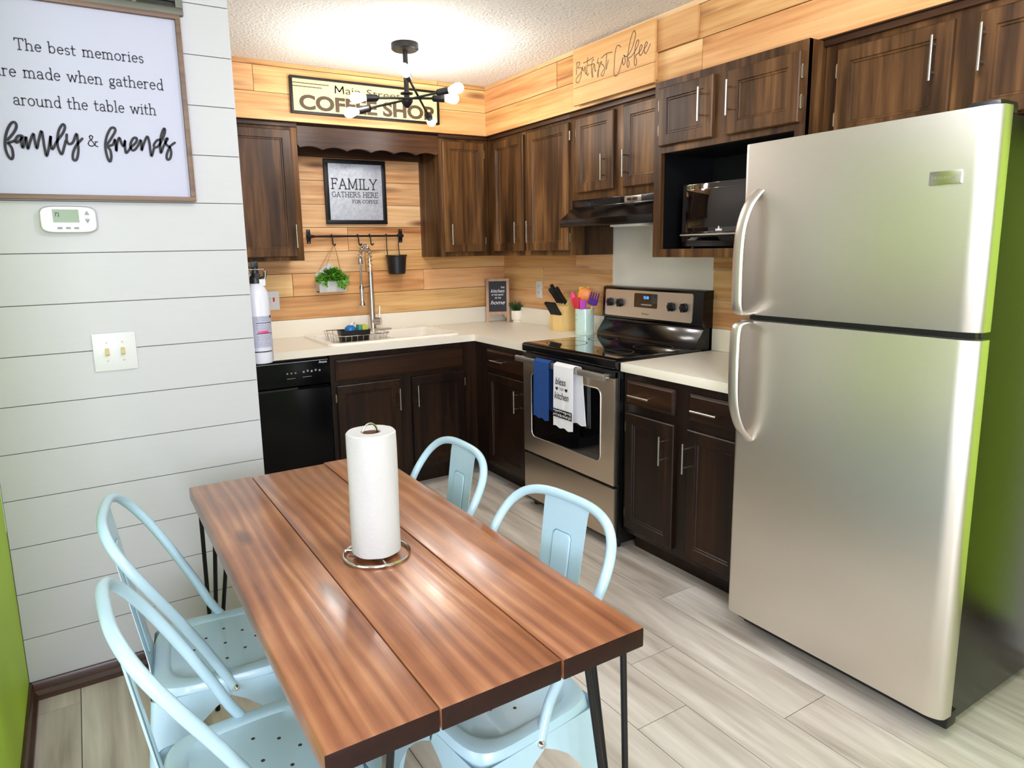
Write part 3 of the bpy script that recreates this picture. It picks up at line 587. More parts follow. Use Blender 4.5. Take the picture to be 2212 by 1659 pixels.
# ------------------------------------------------------------------ worktops
CT, CB, CD = 0.914, 0.8724, -0.636
t = thing('worktop', 'cream laminate L-shaped worktop running from the white closet wall round the corner to the stove', 'worktop', (-1.0, -0.3, CB), 'back')
sx0, sx1, sy0, sy1 = -1.515, -0.735, -0.555, -0.13                  # sink cut-out
mb = MB(); X0, X1 = XC+.001, -0.0145
for (a, b, c, d) in ((X0, sx0, CD, -.016), (sx0, sx1, CD, sy0), (sx0, sx1, sy1, -.016), (sx1, X1, CD, -.016), (CD, X1, -1.2075, CD)): mb.box(a, b, c, d, CB, CT)
part(t, 'slab', mb, M['counter'], weld=True)
mb = MB(); mb.box(X0, -.0145, -.036, -.0145, CT, 1.0235); mb.box(-.036, -.0145, -1.205, -.036, CT, 1.0235)
part(t, 'backsplash', mb, M['counter'], 0.004)
t = thing('worktop', 'short cream laminate worktop between the stove and the refrigerator', 'worktop', (2.33, -0.3, CB), 'right')
part(t, 'slab', MB().box(1.978, 2.676, CD, -.016, CB, CT), M['counter'], 0.004)
part(t, 'backsplash', MB().box(1.978, 2.676, -.036, -.015, CT, 1.024), M['counter'], 0.004)
single('splash_panel', MB().box(1.214, 1.958, -.012, -.002, 0.90, 1.66), M['cream'], 'plain cream wall panel fixed behind the stove', 'panel', (1.586, -.006, .9), 'right')

# ------------------------------------------------------------------ sink, faucet, rack, caddy
t = thing('kitchen_sink', 'white drop-in double bowl kitchen sink set into the cream worktop', 'sink', (-1.125, -0.33, CT))
def rrect(x0, x1, y0, y1, r, z, n=6):
    out = []
    for (cx, cy, a0) in ((x1-r, y1-r, 0), (x0+r, y1-r, 90), (x0+r, y0+r, 180), (x1-r, y0+r, 270)):
        for i in range(n+1):
            a = math.radians(a0+90*i/n); out.append((cx+r*math.cos(a), cy+r*math.sin(a), z))
    return out
mb = MB(); ox0, ox1, oy0, oy1 = -1.545, -0.700, -0.605, -0.060
mb.grid([rrect(ox0, ox1, oy0, oy1, .05, CT+.0005), rrect(ox0+.004, ox1-.004, oy0+.004, oy1-.004, .05, CT+.013), rrect(ox0+.03, ox1-.03, oy0+.03, oy1-.03, .04, CT+.012)], True)
bowls = [(-1.515+.012, -1.135, -0.555, -0.15), (-1.105, -0.735-.012, -0.555, -0.15)]
zr = CT+.0122
X = [ox0+.03, bowls[0][0], bowls[0][1], bowls[1][0], bowls[1][1], ox1-.03]; Y = [oy0+.03, -0.555, -0.15, oy1-.03]
for i in range(5):
    for j in range(3):
        if j == 1 and i in (1, 3): continue
        mb.add([(X[i], Y[j], zr), (X[i+1], Y[j], zr), (X[i+1], Y[j+1], zr), (X[i], Y[j+1], zr)], [(0, 1, 2, 3)])
part(t, 'rim', mb, M['sink'])
for (a, b, c, d) in bowls:
    mb = MB(); mb.grid([rrect(a, b, c, d, .03, zr), rrect(a+.005, b-.005, c+.005, d-.005, .03, zr-.01), rrect(a+.015, b-.015, c+.015, d-.015, .04, zr-.17), rrect(a+.05, b-.05, c+.05, d-.05, .03, zr-.185)], True)
    mb.add(rrect(a+.05, b-.05, c+.05, d-.05, .03, zr-.185), [tuple(range(28))]); bw = part(t, 'bowl', mb, M['sink'])
    part(bw, 'drain', MB().lathe([(.0, zr-.184), (.045, zr-.183), (.04, zr-.18), (.0, zr-.181)], ((a+b)/2, (c+d)/2, 0), caps=False), M['chrome'])
zf = CT+.0125
t = thing('faucet', 'tall brushed nickel spring-neck faucet standing behind the sink', 'faucet', (-1.085, -0.085, zf))
fx, fy = -1.085, -0.085
mb = MB(); mb.grid([rrect(fx-.02, fx+.125, fy-.028, fy+.028, .02, zf), rrect(fx-.02, fx+.125, fy-.028, fy+.028, .02, zf+.006)], True); mb.add(rrect(fx-.02, fx+.125, fy-.028, fy+.028, .02, zf+.006), [tuple(range(28))])
part(t, 'deck_plate', mb, M['nickel'])
part(t, 'column', MB().lathe([(.026, zf), (.026, zf+.012), (.021, zf+.02), (.019, zf+.20), (.016, zf+.27), (.0155, 1.300), (.012, 1.302)], (fx, fy, 0)), M['nickel'])
hx, hy = fx-.092, fy-.075
arc = [(fx, fy, 1.30), (fx, fy, 1.37), (fx-.006, fy-.006, 1.425), (fx-.030, fy-.026, 1.462), (fx-.060, fy-.05, 1.462), (fx-.084, fy-.068, 1.43), (hx, hy, 1.385)]
arc = smooth_path(arc, 8)
part(t, 'hose', MB().tube(arc+[(hx, hy, 1.30), (hx, hy, 1.215)], .0065, 8), M['nickel'])
sp = []; turns = 15; n = len(arc)
tot = turns*12
for i in range(tot+1):
    s = i/tot*(n-1); k = min(int(s), n-2); f = s-k
    p = Vector(arc[k]).lerp(Vector(arc[k+1]), f); tg = (Vector(arc[k+1])-Vector(arc[k])).normalized(); sd = Vector((.775, .63, 0)); sd = (sd-tg*sd.dot(tg)).normalized(); up = Vector((-.63, .775, 0)); up = (up-tg*up.dot(tg)-sd*up.dot(sd)).normalized()
    a = 2*PI*turns*i/tot; sp.append(tuple(p+sd*(.0145*math.cos(a))+up*(.0145*math.sin(a))))
part(t, 'spring', MB().tube(sp, .0030, 6), M['chrome'])
part(t, 'hose_cap', MB().lathe([(.009, 1.40), (.014, 1.395), (.016, 1.36), (.013, 1.352)], (hx, hy, 0), seg=16), M['chrome'])
part(t, 'spray_head', MB().lathe([(.009, 1.225), (.014, 1.215), (.016, 1.19), (.013, 1.13), (.019, 1.105), (.022, 1.095), (.018, 1.088)], (hx, hy, 0), seg=18), M['chrome'])
part(t, 'support_arm', MB().tube([(fx, fy, 1.212), (hx, hy, 1.205)], .005, 8), M['nickel'])
hd = part(t, 'handle', MB().tube([(fx+.005, fy-.004, .985), (fx+.045, fy-.035, .985)], .024, 16), M['nickel'])
part(hd, 'lever', MB().tube([(fx+.040, fy-.02, .995), (fx+.046, fy-.02, 1.08)], [.006, .0045], 8), M['nickel'])
# wire rack over one bowl and the caddy in it
t = thing('dish_rack', 'small chrome wire dish rack sitting in the sink bowl nearest the dishwasher', 'rack', (-1.30, -0.36, .945))
mb = MB(); rz, bz = 0.957, 0.885; ra, rb, rc_, rd = -1.455, -1.150, -0.535, -0.185
mb.tube([(p[0], p[1], p[2]) for p in rrect(ra, rb, rc_, rd, .03, rz, 4)], .0028, 6, True)
mb.tube([(p[0], p[1], p[2]) for p in rrect(ra+.015, rb-.015, rc_+.015, rd-.015, .02, bz, 4)], .002, 6, True)
for i in range(8):
    x = ra+.03+(rb-ra-.06)*i/7
    mb.tube([(x, rc_, rz), (x, rc_+.015, bz), (x, rd-.015, bz), (x, rd, rz)], .0016, 6)
for i in range(6):
    y = rc_+.05+(rd-rc_-.1)*i/5
    mb.tube([(ra, y, rz), (ra+.015, y, bz), (rb-.015, y, bz), (rb, y, rz)], .0016, 6)
part(t, 'wire_basket', mb, M['chrome'])
cx, cy = -1.330, -0.405
mb = MB(); a0, b0 = .092, .045
mb.grid([rrect(cx-a0*.88, cx+a0*.88, cy-b0*.85, cy+b0*.85, .012, .889), rrect(cx-a0, cx+a0, cy-b0, cy+b0, .014, .972), rrect(cx-a0-.004, cx+a0+.004, cy-b0-.004, cy+b0+.004, .014, .976), rrect(cx-a0+.004, cx+a0-.004, cy-b0+.004, cy+b0-.004, .012, .976), rrect(cx-a0*.84, cx+a0*.84, cy-b0*.78, cy+b0*.78, .01, .893)], True)
mb.add(rrect(cx-a0*.84, cx+a0*.84, cy-b0*.78, cy+b0*.78, .01, .893), [tuple(range(28))]); mb.add(rrect(cx-a0*.88, cx+a0*.88, cy-b0*.85, cy+b0*.85, .012, .889), [tuple(range(27, -1, -1))])
single('sink_caddy', mb, M['blackp'], 'small black plastic caddy standing in the wire dish rack', 'caddy', (cx, cy, .889))
t = thing('dish_brush', 'clear and blue dish brush leaning in the black sink caddy', 'brush', (cx-.02, cy, .90))
part(t, 'brush_head', MB().lathe([(.006, .93), (.030, .935), (.036, .965), (.032, .99), (.018, 1.003), (.004, 1.006)], (cx-.022, cy, 0), seg=18), M['scrubblue'])
part(t, 'handle', MB().tube([(cx-.02, cy+.0, 1.0), (cx+.0, cy+.012, 1.02), (cx+.012, cy+.022, 1.012)], [.010, .008, .005], 8), M['white'])
single('sponge', MB().box(cx+.045, cx+.083, cy-.025, cy+.03, .895, 1.002), M['spongeg'], 'yellow and green sponge standing upright in the black sink caddy', 'sponge', (cx+.06, cy, .90), bevel=.006)
single('scrub_pad', MB().box(cx+.022, cx+.042, cy-.025, cy+.03, .895, 1.004), M['teal'], 'teal scrubbing pad between the blue brush and the sponge in the caddy', 'scrubber', (cx+.03, cy, .90), bevel=.007)

# ------------------------------------------------------------------ dishwasher
t = thing('dishwasher', 'black built-in dishwasher next to the white shiplap closet wall', 'dishwasher', (-1.86, -0.3, 0))
part(t, 'body', MB().box(-2.168, -1.560, -0.58, -0.03, 0.02, 0.866), M['blackp'])
part(t, 'door', MB().box(-2.166, -1.561, -0.625, -0.58, 0.10, 0.700), M['blackdw'], .006)
cp = part(t, 'control_panel', MB().prism([(-.58, .706), (-.612, .706), (-.632, .722), (-.626, .857), (-.58, .857)], 0, -2.166, -1.561), M['blackdw'], .003)
part(cp, 'trim_line', MB().box(-2.16, -1.57, -.6272, -.6265, .850, .8535), M['greyink'])
part(cp, 'handle_recess', MB().box(-1.98, -1.74, -.617, -.611, .700, .712), M['blackp'])
put = lambda a, b, h: (a, -.6285-h, b)
part(cp, 'logo', text_mb('Amana', .020, lambda a, b, h: (-1.622+a, -.6275-h, .834+b), shear=.3, width=.046), M['white_ink'])
for i in range(3): part(cp, 'button_print', MB().box(-1.800+i*.022, -1.792+i*.022, -.6310, -.6285, .790, .797), M['greyink'])
for i in range(5): part(cp, 'button_print', MB().box(-1.712+i*.022, -1.703+i*.022, -.6310, -.6285, .790+.004*(i % 2), .800+.004*(i % 2)), M['greyink'])
part(cp, 'button_line', MB().box(-1.80, -1.755, -.6320, -.6300, .764, .766), M['greyink']); part(cp, 'button_line', MB().box(-1.715, -1.665, -.6320, -.6300, .766, .768), M['greyink'])
part(t, 'toe_kick', MB().box(-2.166, -1.561, -.54, -.52, 0, .098), M['blackp'])
# ------------------------------------------------------------------ stove
SX0, SX1 = 1.214, 1.973
t = thing('stove', 'stainless and black electric stove with two towels hanging on its oven handle', 'stove', (1.593, -0.35, 0), 'right')
part(t, 'body', MB().box(SX0, SX1, -.635, -.03, .03, .905), M['blacks'], .002)
for a in (SX0+.03, SX1-.06):
    for c in (-.60, -.10): part(t, 'levelling_foot', MB().lathe([(.018, 0), (.018, .032)], (a+.015, c, 0), seg=12), M['blackp'])
ct = part(t, 'cooktop', MB().prism([(-.10, .908), (-.10, .926), (-.650, .928), (-.664, .922), (-.664, .884), (-.64, .880), (-.64, .905)], 0, SX0-.002, SX1+.002), M['black'], .004)
part(ct, 'glass', MB().box(SX0+.02, SX1-.02, -.635, -.125, .9265, .9292), M['glass'])
for (a, c, r) in ((1.40, -.50, .105), (1.79, -.50, .085), (1.40, -.25, .075), (1.79, -.25, .095)):
    mb = MB(); mb.lathe([(r, .9294), (r+.003, .9296), (r+.006, .9294)], (a, c, 0), seg=36, caps=False); part(ct, 'burner_ring', mb, M['gap'])
d = part(t, 'oven_door', MB().box(SX0+.004, SX1-.004, -.662, -.637, .322, .872), M['steelw'], .005)
part(d, 'vent_strip', MB().box(SX0+.004, SX1-.004, -.664, -.640, .838, .876), M['blackp'], .002)
def xzr(x0, x1, z0, z1, r, y): return [(p[0], y, p[1]) for p in rrect(x0, x1, z0, z1, r, 0)]
mb = MB(); mb.grid([xzr(1.303, 1.872, .422, .772, .03, -.6615), xzr(1.303, 1.872, .422, .772, .03, -.665), xzr(1.309, 1.866, .428, .766, .026, -.6655)], True); mb.add(xzr(1.309, 1.866, .428, .766, .026, -.6655), [tuple(range(27, -1, -1))])
part(d, 'oven_window', mb, M['glass'])
mb = MB(); mb.tube(xzr(1.300, 1.875, .419, .775, .032, -.6645), .003, 6, True); part(d, 'window_trim', mb, M['steel'])
mb = MB(); mb.box(1.204, 1.947, -.708, -.694, .829, .861)
for a in (1.215, 1.905): mb.box(a, a+.03, -.70, -.660, .836, .856)
part(d, 'handle', mb, M['steel'], .004)
part(t, 'storage_drawer', MB().box(SX0+.004, SX1-.004, -.660, -.637, .055, .308), M['steelw'], .005)
bg = part(t, 'backguard', MB().prism([(-.02, .90), (-.02, 1.212), (-.075, 1.212), (-.090, 1.205), (-.098, 1.035), (-.085, 1.03), (-.085, 1.018), (-.135, .955), (-.14, .925)], 0, SX0+.002, SX1-.002), M['black'], .004)
def onbg(z, off=0.0): return -.090-(1.205-z)/(1.205-1.035)*.008-off
mb = MB(); P = [(p[0], p[1]) for p in rrect(1.243, 1.905, 1.047, 1.194, .012, 0)]
mb.grid([[(a, onbg(z), z) for a, z in P], [(a, onbg(z, .003), z) for a, z in P]], True); mb.add([(a, onbg(z, .003), z) for a, z in P], [tuple(range(27, -1, -1))])
part(bg, 'control_panel', mb, M['steel'])
for a in (1.292, 1.373, 1.765, 1.852):
    mb = MB(); z = 1.122; y = onbg(z, .003)
    mb.lathe([(.024, y+.001), (.024, y-.006), (.020, y-.010), (.017, y-.022), (.0, y-.023)], (a, z, 0), 1, 20, False)
    vs = [(q[0], q[1], q[2]) for q in mb.v]
    mb2 = MB()
    for (r1, h1) in ((.024, 0), ): pass
    mb2.lathe([(.024, 0), (.023, .008), (.017, .011), (.016, .024), (.001, .025)], (0, 0, 0), 2, 20)
    mb2.box(-.005, .005, -.022, .022, .010, .028)
    mb3 = MB(); mb3.add([(a+p[0], y-p[2], z+p[1]) for p in mb2.v], mb2.f); part(bg, 'knob', mb3, M['blackp'], .001)
mb = MB(); P = [(p[0], p[1]) for p in rrect(1.484, 1.660, 1.104, 1.181, .008, 0)]
mb.grid([[(a, onbg(z, .003), z) for a, z in P], [(a, onbg(z, .005), z) for a, z in P]], True); mb.add([(a, onbg(z, .005), z) for a, z in P], [tuple(range(27, -1, -1))])
dp = part(bg, 'display', mb, M['glass'])
y = onbg(1.16, .0056)
part(dp, 'clock_digits', text_mb('12:10', .022, lambda a, b, h: (1.560+a, y-h, 1.152+b), width=.036), M['clock'])
part(dp, 'button_print', MB().box(1.54, 1.62, y-.0018, y-.0008, 1.117, 1.124), M['greyink'])
part(bg, 'logo', text_mb('Whirlpool', .016, lambda a, b, h: (1.548+a, onbg(1.07, .0036)-h, 1.066+b), shear=.3, width=.054), M['gap'])

# towels on the oven handle
def towel(name, x0, x1, ztop, zf, zb, mat, label, cat, slant=0.0, back_dx=0.0):
    t = thing(name, label, cat, ((x0+x1)/2, -.70, ztop), 'right')
    prof = [(-.674, zb), (-.679, (zb+ztop)/2), (-.684, ztop-.012), (-.692, ztop+.003), (-.702, ztop+.005), (-.714, ztop-.002), (-.7165, ztop-.02), (-.717, (zf*.3+ztop*.7)), (-.718, (zf*.7+ztop*.3)), (-.7175, zf)]
    prof = smooth_path(prof, 4); n = len(prof); K = 13; rows = []
    for i, (y, z) in enumerate(prof):
        row = []
        for j in range(K):
            s = j/(K-1); front = i/n
            wob = .0025*math.sin(s*9+i*.12)*(1 if z < ztop-.03 else .1)
            dx = back_dx*max(0, 1-front*2.2)
            row.append((x0+(x1-x0)*s+dx, y-abs(wob) if y < -.70 else y+wob*.3, z+(slant*(s-.5) if z < ztop-.05 else 0)+(.004*math.sin(s*14) if i in (0, n-1) else 0)))
        rows.append(row)
    th = [[(p[0], p[1]-(.003 if k_ > n*.45 else -.003 if k_ < n*.3 else 0), p[2]-(.003 if .3*n <= k_ <= .45*n else 0)*0+.003*(1 if .3*n <= k_ <= .45*n else 0)) for p in r] for k_, r in enumerate(rows)]
    mb = MB(); mb.grid(rows); mb.grid(th)
    mb.grid([[r[0] for r in rows], [r[0] for r in th]]); mb.grid([[r[-1] for r in rows], [r[-1] for r in th]]); mb.grid([rows[-1], th[-1]]); mb.grid([rows[0], th[0]])
    part(t, 'cloth', mb, mat); return t
towel('dish_towel', 1.402, 1.535, .862, .560, .60, M['navy'], 'navy blue waffle towel hanging over the oven handle', 'towel', -.008)
t = towel('dish_towel', 1.578, 1.735, .863, .545, .575, M['towel'], 'white towel with black lettering and a patterned band hanging over the oven handle', 'towel', -.006, .042)
yt = -.7245
fr = lambda a, b, h: (a, yt-h, b)
mb = MB()
for (s, x, z, wd, sh) in (('bless', 1.600, .765, .085, .25), ('kitchen', 1.592, .692, .115, .25)):
    q = text_mb(s, .05, lambda a, b, h, x=x, z=z: (x+a, yt-h, z+b), .0003, sh, width=wd); mb.add(q.v, q.f)
part(t, 'lettering', mb, M['ink'])
mb = MB(); q = text_mb('THIS', .02, lambda a, b, h: (1.632+a, yt-h, .738+b), width=.036); mb.add(q.v, q.f); part(t, 'small_lettering', mb, M['brownink'])
for x in (1.612, 1.688):
    pts = [(x+.010*math.sin(a)**3*1.1, .744+.0085*(13*math.cos(a)-5*math.cos(2*a)-2*math.cos(3*a)-math.cos(4*a))/13) for a in [2*PI*i/24 for i in range(24)]]
    part(t, 'printed_heart', MB().add([(p[0], yt-.001, p[1]) for p in pts], [tuple(range(24))]), M['ink'])
mb = MB(); random.seed(3)
mb.box(1.582, 1.732, yt-.0012, yt-.0002, .598, .640); part(t, 'printed_band', mb, M['ink'])
mb = MB()
for i in range(34):
    x = 1.586+.142*(i % 17)/16.5+random.uniform(-.002, .002); z = .609+.02*(i//17)+random.uniform(-.002, .002); a = random.uniform(0, PI)
    mb.ribbon(smooth_path([(x-.004*math.cos(a), z-.006*math.sin(a)), (x, z+.004), (x+.004*math.cos(a), z+.006*math.sin(a))], 3), .0026, lambda p, q, h: (p, yt-.0013-h, q), .0004)
part(t, 'band_motif', mb, M['towel'])

# ------------------------------------------------------------------ range hood
t = thing('range_hood', 'black under-cabinet range hood above the stove', 'hood', (1.58, -.2, 1.53), 'right')
part(t, 'shell', MB().prism([(-.03, 1.545), (-.03, 1.686), (-.325, 1.686), (-.325, 1.648), (-.405, 1.588), (-.415, 1.582), (-.415, 1.542), (-.40, 1.542), (-.395, 1.552)], 0, 1.226, 1.939), M['black'], .004)
mb = MB()
for i in range(6): mb.box(1.38+.0, 1.62, -.3275, -.325, 1.653+i*.005, 1.6555+i*.005)
part(t, 'vent_grille', mb, M['blackp'])
part(t, 'switch_plate', MB().box(1.650, 1.77, -.3275, -.3255, 1.652, 1.682), M['nickel'], .001)
mb = MB()
for x in (1.672, 1.712): mb.box(x, x+.028, -.3315, -.327, 1.660, 1.674)
part(t, 'rocker_switch', mb, M['blackp'], .002)
part(t, 'light_lens', MB().box(1.58, 1.80, -.36, -.22, 1.534, 1.546), M['cream'], .002)

# ------------------------------------------------------------------ microwave in the niche
t = thing('microwave', 'black countertop microwave inside the open cabinet niche', 'microwave', (2.36, -.2, 1.4195), 'right')
part(t, 'case', MB().box(2.068, 2.60, -.345, -.09, 1.428, 1.700), M['blackp'], .004)
for x in (2.09, 2.56): part(t, 'foot', MB().lathe([(.012, 1.4195), (.012, 1.43)], (x, -.31, 0), seg=10), M['blackp'])
d = part(t, 'door', MB().prism([(-.345, 1.430), (-.352, 1.430), (-.358, 1.47), (-.372, 1.478), (-.366, 1.486), (-.358, 1.49), (-.354, 1.698), (-.345, 1.698)], 0, 2.066, 2.44), M['glass'], .001)
part(t, 'keypad', MB().box(2.444, 2.598, -.356, -.345, 1.430, 1.698), M['glass'], .002)
part(d, 'door_window', MB().box(2.10, 2.41, -.3585, -.3560, 1.51, 1.675), M['glass'], .001)
part(d, 'bottom_lip', MB().prism([(-.360, 1.470), (-.374, 1.478), (-.367, 1.485)], 0, 2.068, 2.438), M['steel'], .001)
lg = MB()
P = [(-.017, .002), (.017, .002), (.017, .006), (.0165, .012), (.009, .008), (.0025, .016), (.004, .019), (0, .023), (-.004, .019), (-.0025, .016), (-.009, .008), (-.0165, .012), (-.017, .006)]
lg.add([(2.276+p[0], -.3595, 1.492+p[1]) for p in P], [tuple(range(len(P)))])
part(d, 'crown_emblem', lg, M['white_ink'])

# ------------------------------------------------------------------ refrigerator
FX0, FX1, FD = 2.700, 3.461, -.742
t = thing('refrigerator', 'stainless top-freezer refrigerator with black sides standing past the end of the worktop', 'refrigerator', (3.065, -.4, 0), 'right')
part(t, 'cabinet', MB().box(FX0+.002, FX1-.022, -.672, -.05, .022, 1.752), M['blacks'], .004)
def fdoor(z0, z1):
    r = .040; P = [(FX0+.004, -.682)]
    for i in range(7):
        a = math.radians(180+90*i/6); P.append((FX0+.004+.018+.018*math.cos(a), FD+.018+.018*math.sin(a)))
    for i in range(9):
        a = math.radians(270+75*i/8); P.append((FX1-r*1.35+r*1.35*math.cos(a), FD+.034+.034*math.sin(a)))
    P += [(FX1, -.682)]
    return MB().prism(P, 2, z0, z1)
dr1 = part(t, 'freezer_door', fdoor(1.196, 1.766), M['steel'], .003)
dr2 = part(t, 'refrigerator_door', fdoor(.074, 1.176), M['steel'], .003)
part(t, 'door_gasket', MB().box(FX0+.02, FX1-.028, -.700, -.671, .08, 1.755), M['blackp'])
def fhandle(par, za, zb, up):
    x = FX0+.055
    s = 1 if up else -1                                             # za: end at the door seam, zb: far end on the door
    y = FD
    pts = [(x, y+.004, za), (x-.006, y-.040, za), (x-.008, y-.062, za+s*.02), (x-.009, y-.066, za+s*.10), (x-.008, y-.066, zb-s*.20), (x-.005, y-.060, zb-s*.12), (x+.002, y-.040, zb-s*.055), (x+.010, y-.012, zb-s*.015), (x+.014, y+.004, zb)]
    pts = smooth_path(pts, 6)
    mb = MB(); mb.tube(pts, .015, 12, flat=(.50, 1.45)); return part(par, 'handle', mb, M['steel'])
fhandle(dr1, 1.202, 1.612, True); fhandle(dr2, 1.168, .752, False)
bd = part(dr1, 'badge', MB().box(3.306, 3.386, FD-.005, FD+.001, 1.581, 1.616), M['nickel'], .002)
mb = MB(); q = text_mb('FRIGIDAIRE', .010, lambda a, b, h: (3.314+a, FD-.0052-h, 1.595+b), spacing=1.3, width=.064, d=.0006); mb.add(q.v, q.f); part(bd, 'embossed_letters', mb, M['steel'])
part(t, 'hinge_cap', MB().box(3.36, 3.44, -.70, -.60, 1.752, 1.785), M['blackp'], .012)
part(t, 'toe_grille', MB().box(FX0+.03, FX1-.012, -.675, -.62, .018, .068), M['blackp'], .006)
for x in (FX0+.06, FX1-.04): part(t, 'roller', MB().lathe([(.02, x-.012), (.02, x+.012)], (-.60, .0205, 0), 0, 14) if False else MB().tube([(x-.012, -.62, .0205), (x+.012, -.62, .0205)], .0202, 14), M['blackp'])

# ------------------------------------------------------------------ ceiling lamps
def bulb(parent, p, d, mat, r=.026, ln=.085):
    p = Vector(p); d = Vector(d).normalized()
    prof = [(0.0, .010), (.12, .011), (.35, .020), (.6, r), (.82, r*.92), (.95, r*.5), (1.0, .002)]
    pts = [tuple(p+d*(ln*h)) for h, _ in prof]
    return part(parent, 'bulb', MB().tube(pts, [q for _, q in prof], 14), mat)
HUB = Vector((-1.188, -.978, 2.200))
t = thing('ceiling_lamp', 'black six-arm ceiling lamp with bare lit bulbs hanging in front of the soffit sign', 'lamp', (-1.188, -.978, H))
part(t, 'canopy', MB().lathe([(.0, H-.001), (.068, H-.001), (.068, H-.028), (.060, H-.034), (.0, H-.034)], (HUB.x, HUB.y, 0), seg=32, caps=False), M['iron'])
part(t, 'stem', MB().lathe([(.0125, H-.03), (.0125, HUB.z-.01)], (HUB.x, HUB.y, 0), seg=14), M['iron'])
part(t, 'hub', MB().lathe([(.008, HUB.z-.05), (.022, HUB.z-.035), (.030, HUB.z-.02), (.030, HUB.z-.012), (.014, HUB.z-.008), (.014, HUB.z+.012), (.032, HUB.z+.016), (.032, HUB.z+.022), (.012, HUB.z+.025)], (HUB.x, HUB.y, 0), seg=24), M['iron'])
for a, b in (((-1.334, -1.275, 2.254), (-.925, -.72, 2.146)), ((-1.450, -.95, 2.180), (-.965, -1.06, 2.200)), ((-1.448, -.85, 2.128), (-.975, -1.13, 2.236))):
    a = Vector(a); b = Vector(b); d = (b-a).normalized()
    # keep the rod touching the hub
    part(t, 'rod', MB().tube([a+d*.09, b-d*.09], .006, 10), M['iron'])
    for q, s in ((a, 1), (b, -1)):
        e = q+d*(s*.10)
        part(t, 'socket', MB().tube([e+d*(s*.012), e+d*(s*.004), e-d*(s*.045), e-d*(s*.050)], [.010, .017, .019, .019], 14), M['iron'])
        bulb(t, e-d*(s*.044), -d*s, M['bulbk'])
t = thing('ceiling_lamp', 'small three-bulb ceiling lamp over the dining table', 'lamp', (-2.50, -3.15, H))
part(t, 'canopy', MB().lathe([(.0, H-.001), (.10, H-.001), (.10, H-.025), (.0, H-.03)], (-2.50, -3.15, 0), seg=28, caps=False), M['white'])
for k in range(3):
    a = 2*PI*k/3+.4; d = Vector((math.cos(a)*.5, math.sin(a)*.5, -.8)); p = Vector((-2.50+.04*math.cos(a), -3.15+.04*math.sin(a), H-.028))
    part(t, 'socket', MB().tube([p, p+d*.04], .016, 12), M['white']); bulb(t, p+d*.036, d, M['bulbd'], .030, .09)
t = thing('ceiling_lamp', 'added four-bulb fill lamp out of view on the ceiling by the refrigerator', 'lamp', (-1.50, -3.55, H))  # unseen lamp added to even out the light on floor, chairs and refrigerator
part(t, 'canopy', MB().lathe([(.0, H-.001), (.14, H-.001), (.14, H-.025), (.0, H-.03)], (-1.50, -3.55, 0), seg=28, caps=False), M['white'])
for k in range(4):
    a = 2*PI*k/4+.4; d = Vector((math.cos(a)*.6, math.sin(a)*.6, -.8)); p = Vector((-1.50+.06*math.cos(a), -3.55+.06*math.sin(a), H-.028))
    part(t, 'socket', MB().tube([p, p+d*.04], .018, 12), M['white']); bulb(t, p+d*.036, d, M['bulbfill'], .045, .12)

# ------------------------------------------------------------------ dining table
TX0, TX1, TY0, TY1, TZ = -2.491, -1.895, -3.452, -2.142, .75
t = thing('dining_table', 'brown stained three-plank wooden dining table on black hairpin legs', 'table', (-2.193, -2.797, 0))
for (a, b, y0, y1) in ((TX0, -2.3115, TY0, TY1-.006), (-2.3095, -2.0810, TY0-.001, TY1-.012), (-2.0785, TX1, TY0-.003, TY1)):
    pk = part(t, 'plank', MB().box(a, b, y0, y1, .712, TZ), M['table'], .003); pk.data.materials.append(M['endgrain'])
    for pg in pk.data.polygons:
        if abs(pg.normal.y) > .6: pg.material_index = 1
for sx in (-1, 1):
    for sy in (-1, 1):
        cxn = TX1 if sx > 0 else TX0; cyn = TY1 if sy > 0 else TY0
        F = (cxn-sx*.020, cyn-sy*.003, .007)
        T = [(cxn-sx*.110, cyn-sy*.027, .711), (cxn-sx*.055, cyn-sy*.085, .711), (cxn-sx*.023, cyn-sy*.027, .711)]
        mb = MB()
        for q in T: mb.tube([q, (F[0]*.96+q[0]*.04, F[1]*.96+q[1]*.04, .035), F], .0062, 10)
        mb.tube([(F[0], F[1], .0), (F[0], F[1], .012)], .008, 10)
        mb.box(min(cxn-sx*.015, cxn-sx*.13), max(cxn-sx*.015, cxn-sx*.13), min(cyn-sy*.012, cyn-sy*.10), max(cyn-sy*.012, cyn-sy*.10), .7085, .7118)
        part(t, 'leg', mb, M['iron'])
# paper towels
px, py = -2.190, -2.895
t = thing('paper_towel_holder', 'chrome wire paper towel holder with a looped top and round foot on the dining table', 'holder', (px, py, TZ))
mb = MB(); mb.tube([(px+.0745*math.cos(2*PI*i/48), py+.0745*math.sin(2*PI*i/48), TZ+.0055) for i in range(48)], .0032, 8, True)
part(t, 'base_ring', mb, M['chrome'])
mb = MB()
for a in (.4, .4+2*PI/3, .4+4*PI/3): mb.tube([(px+.075*math.cos(a), py+.075*math.sin(a), TZ+.009), (px+.03*math.cos(a), py+.03*math.sin(a), TZ+.010), (px, py, TZ+.010)], .0026, 8)
part(t, 'spoke', mb, M['chrome'])
lp = [(px-.015, py+.004, TZ+.01), (px-.015, py+.004, TZ+.27)]+[(px-.0175*math.cos(PI*i/12), py+.004-.006*math.sin(PI*i/12)*0, TZ+.288+.022*math.sin(PI*i/12)) for i in range(13)]+[(px+.015, py+.004, TZ+.27), (px+.015, py+.004, TZ+.01)]
part(t, 'wire_loop', MB().tube(lp, .0022, 8), M['chrome'])
t = thing('paper_towel_roll', 'full white paper towel roll standing on the wire holder', 'paper towels', (px, py, TZ+.014))
random.seed(5)
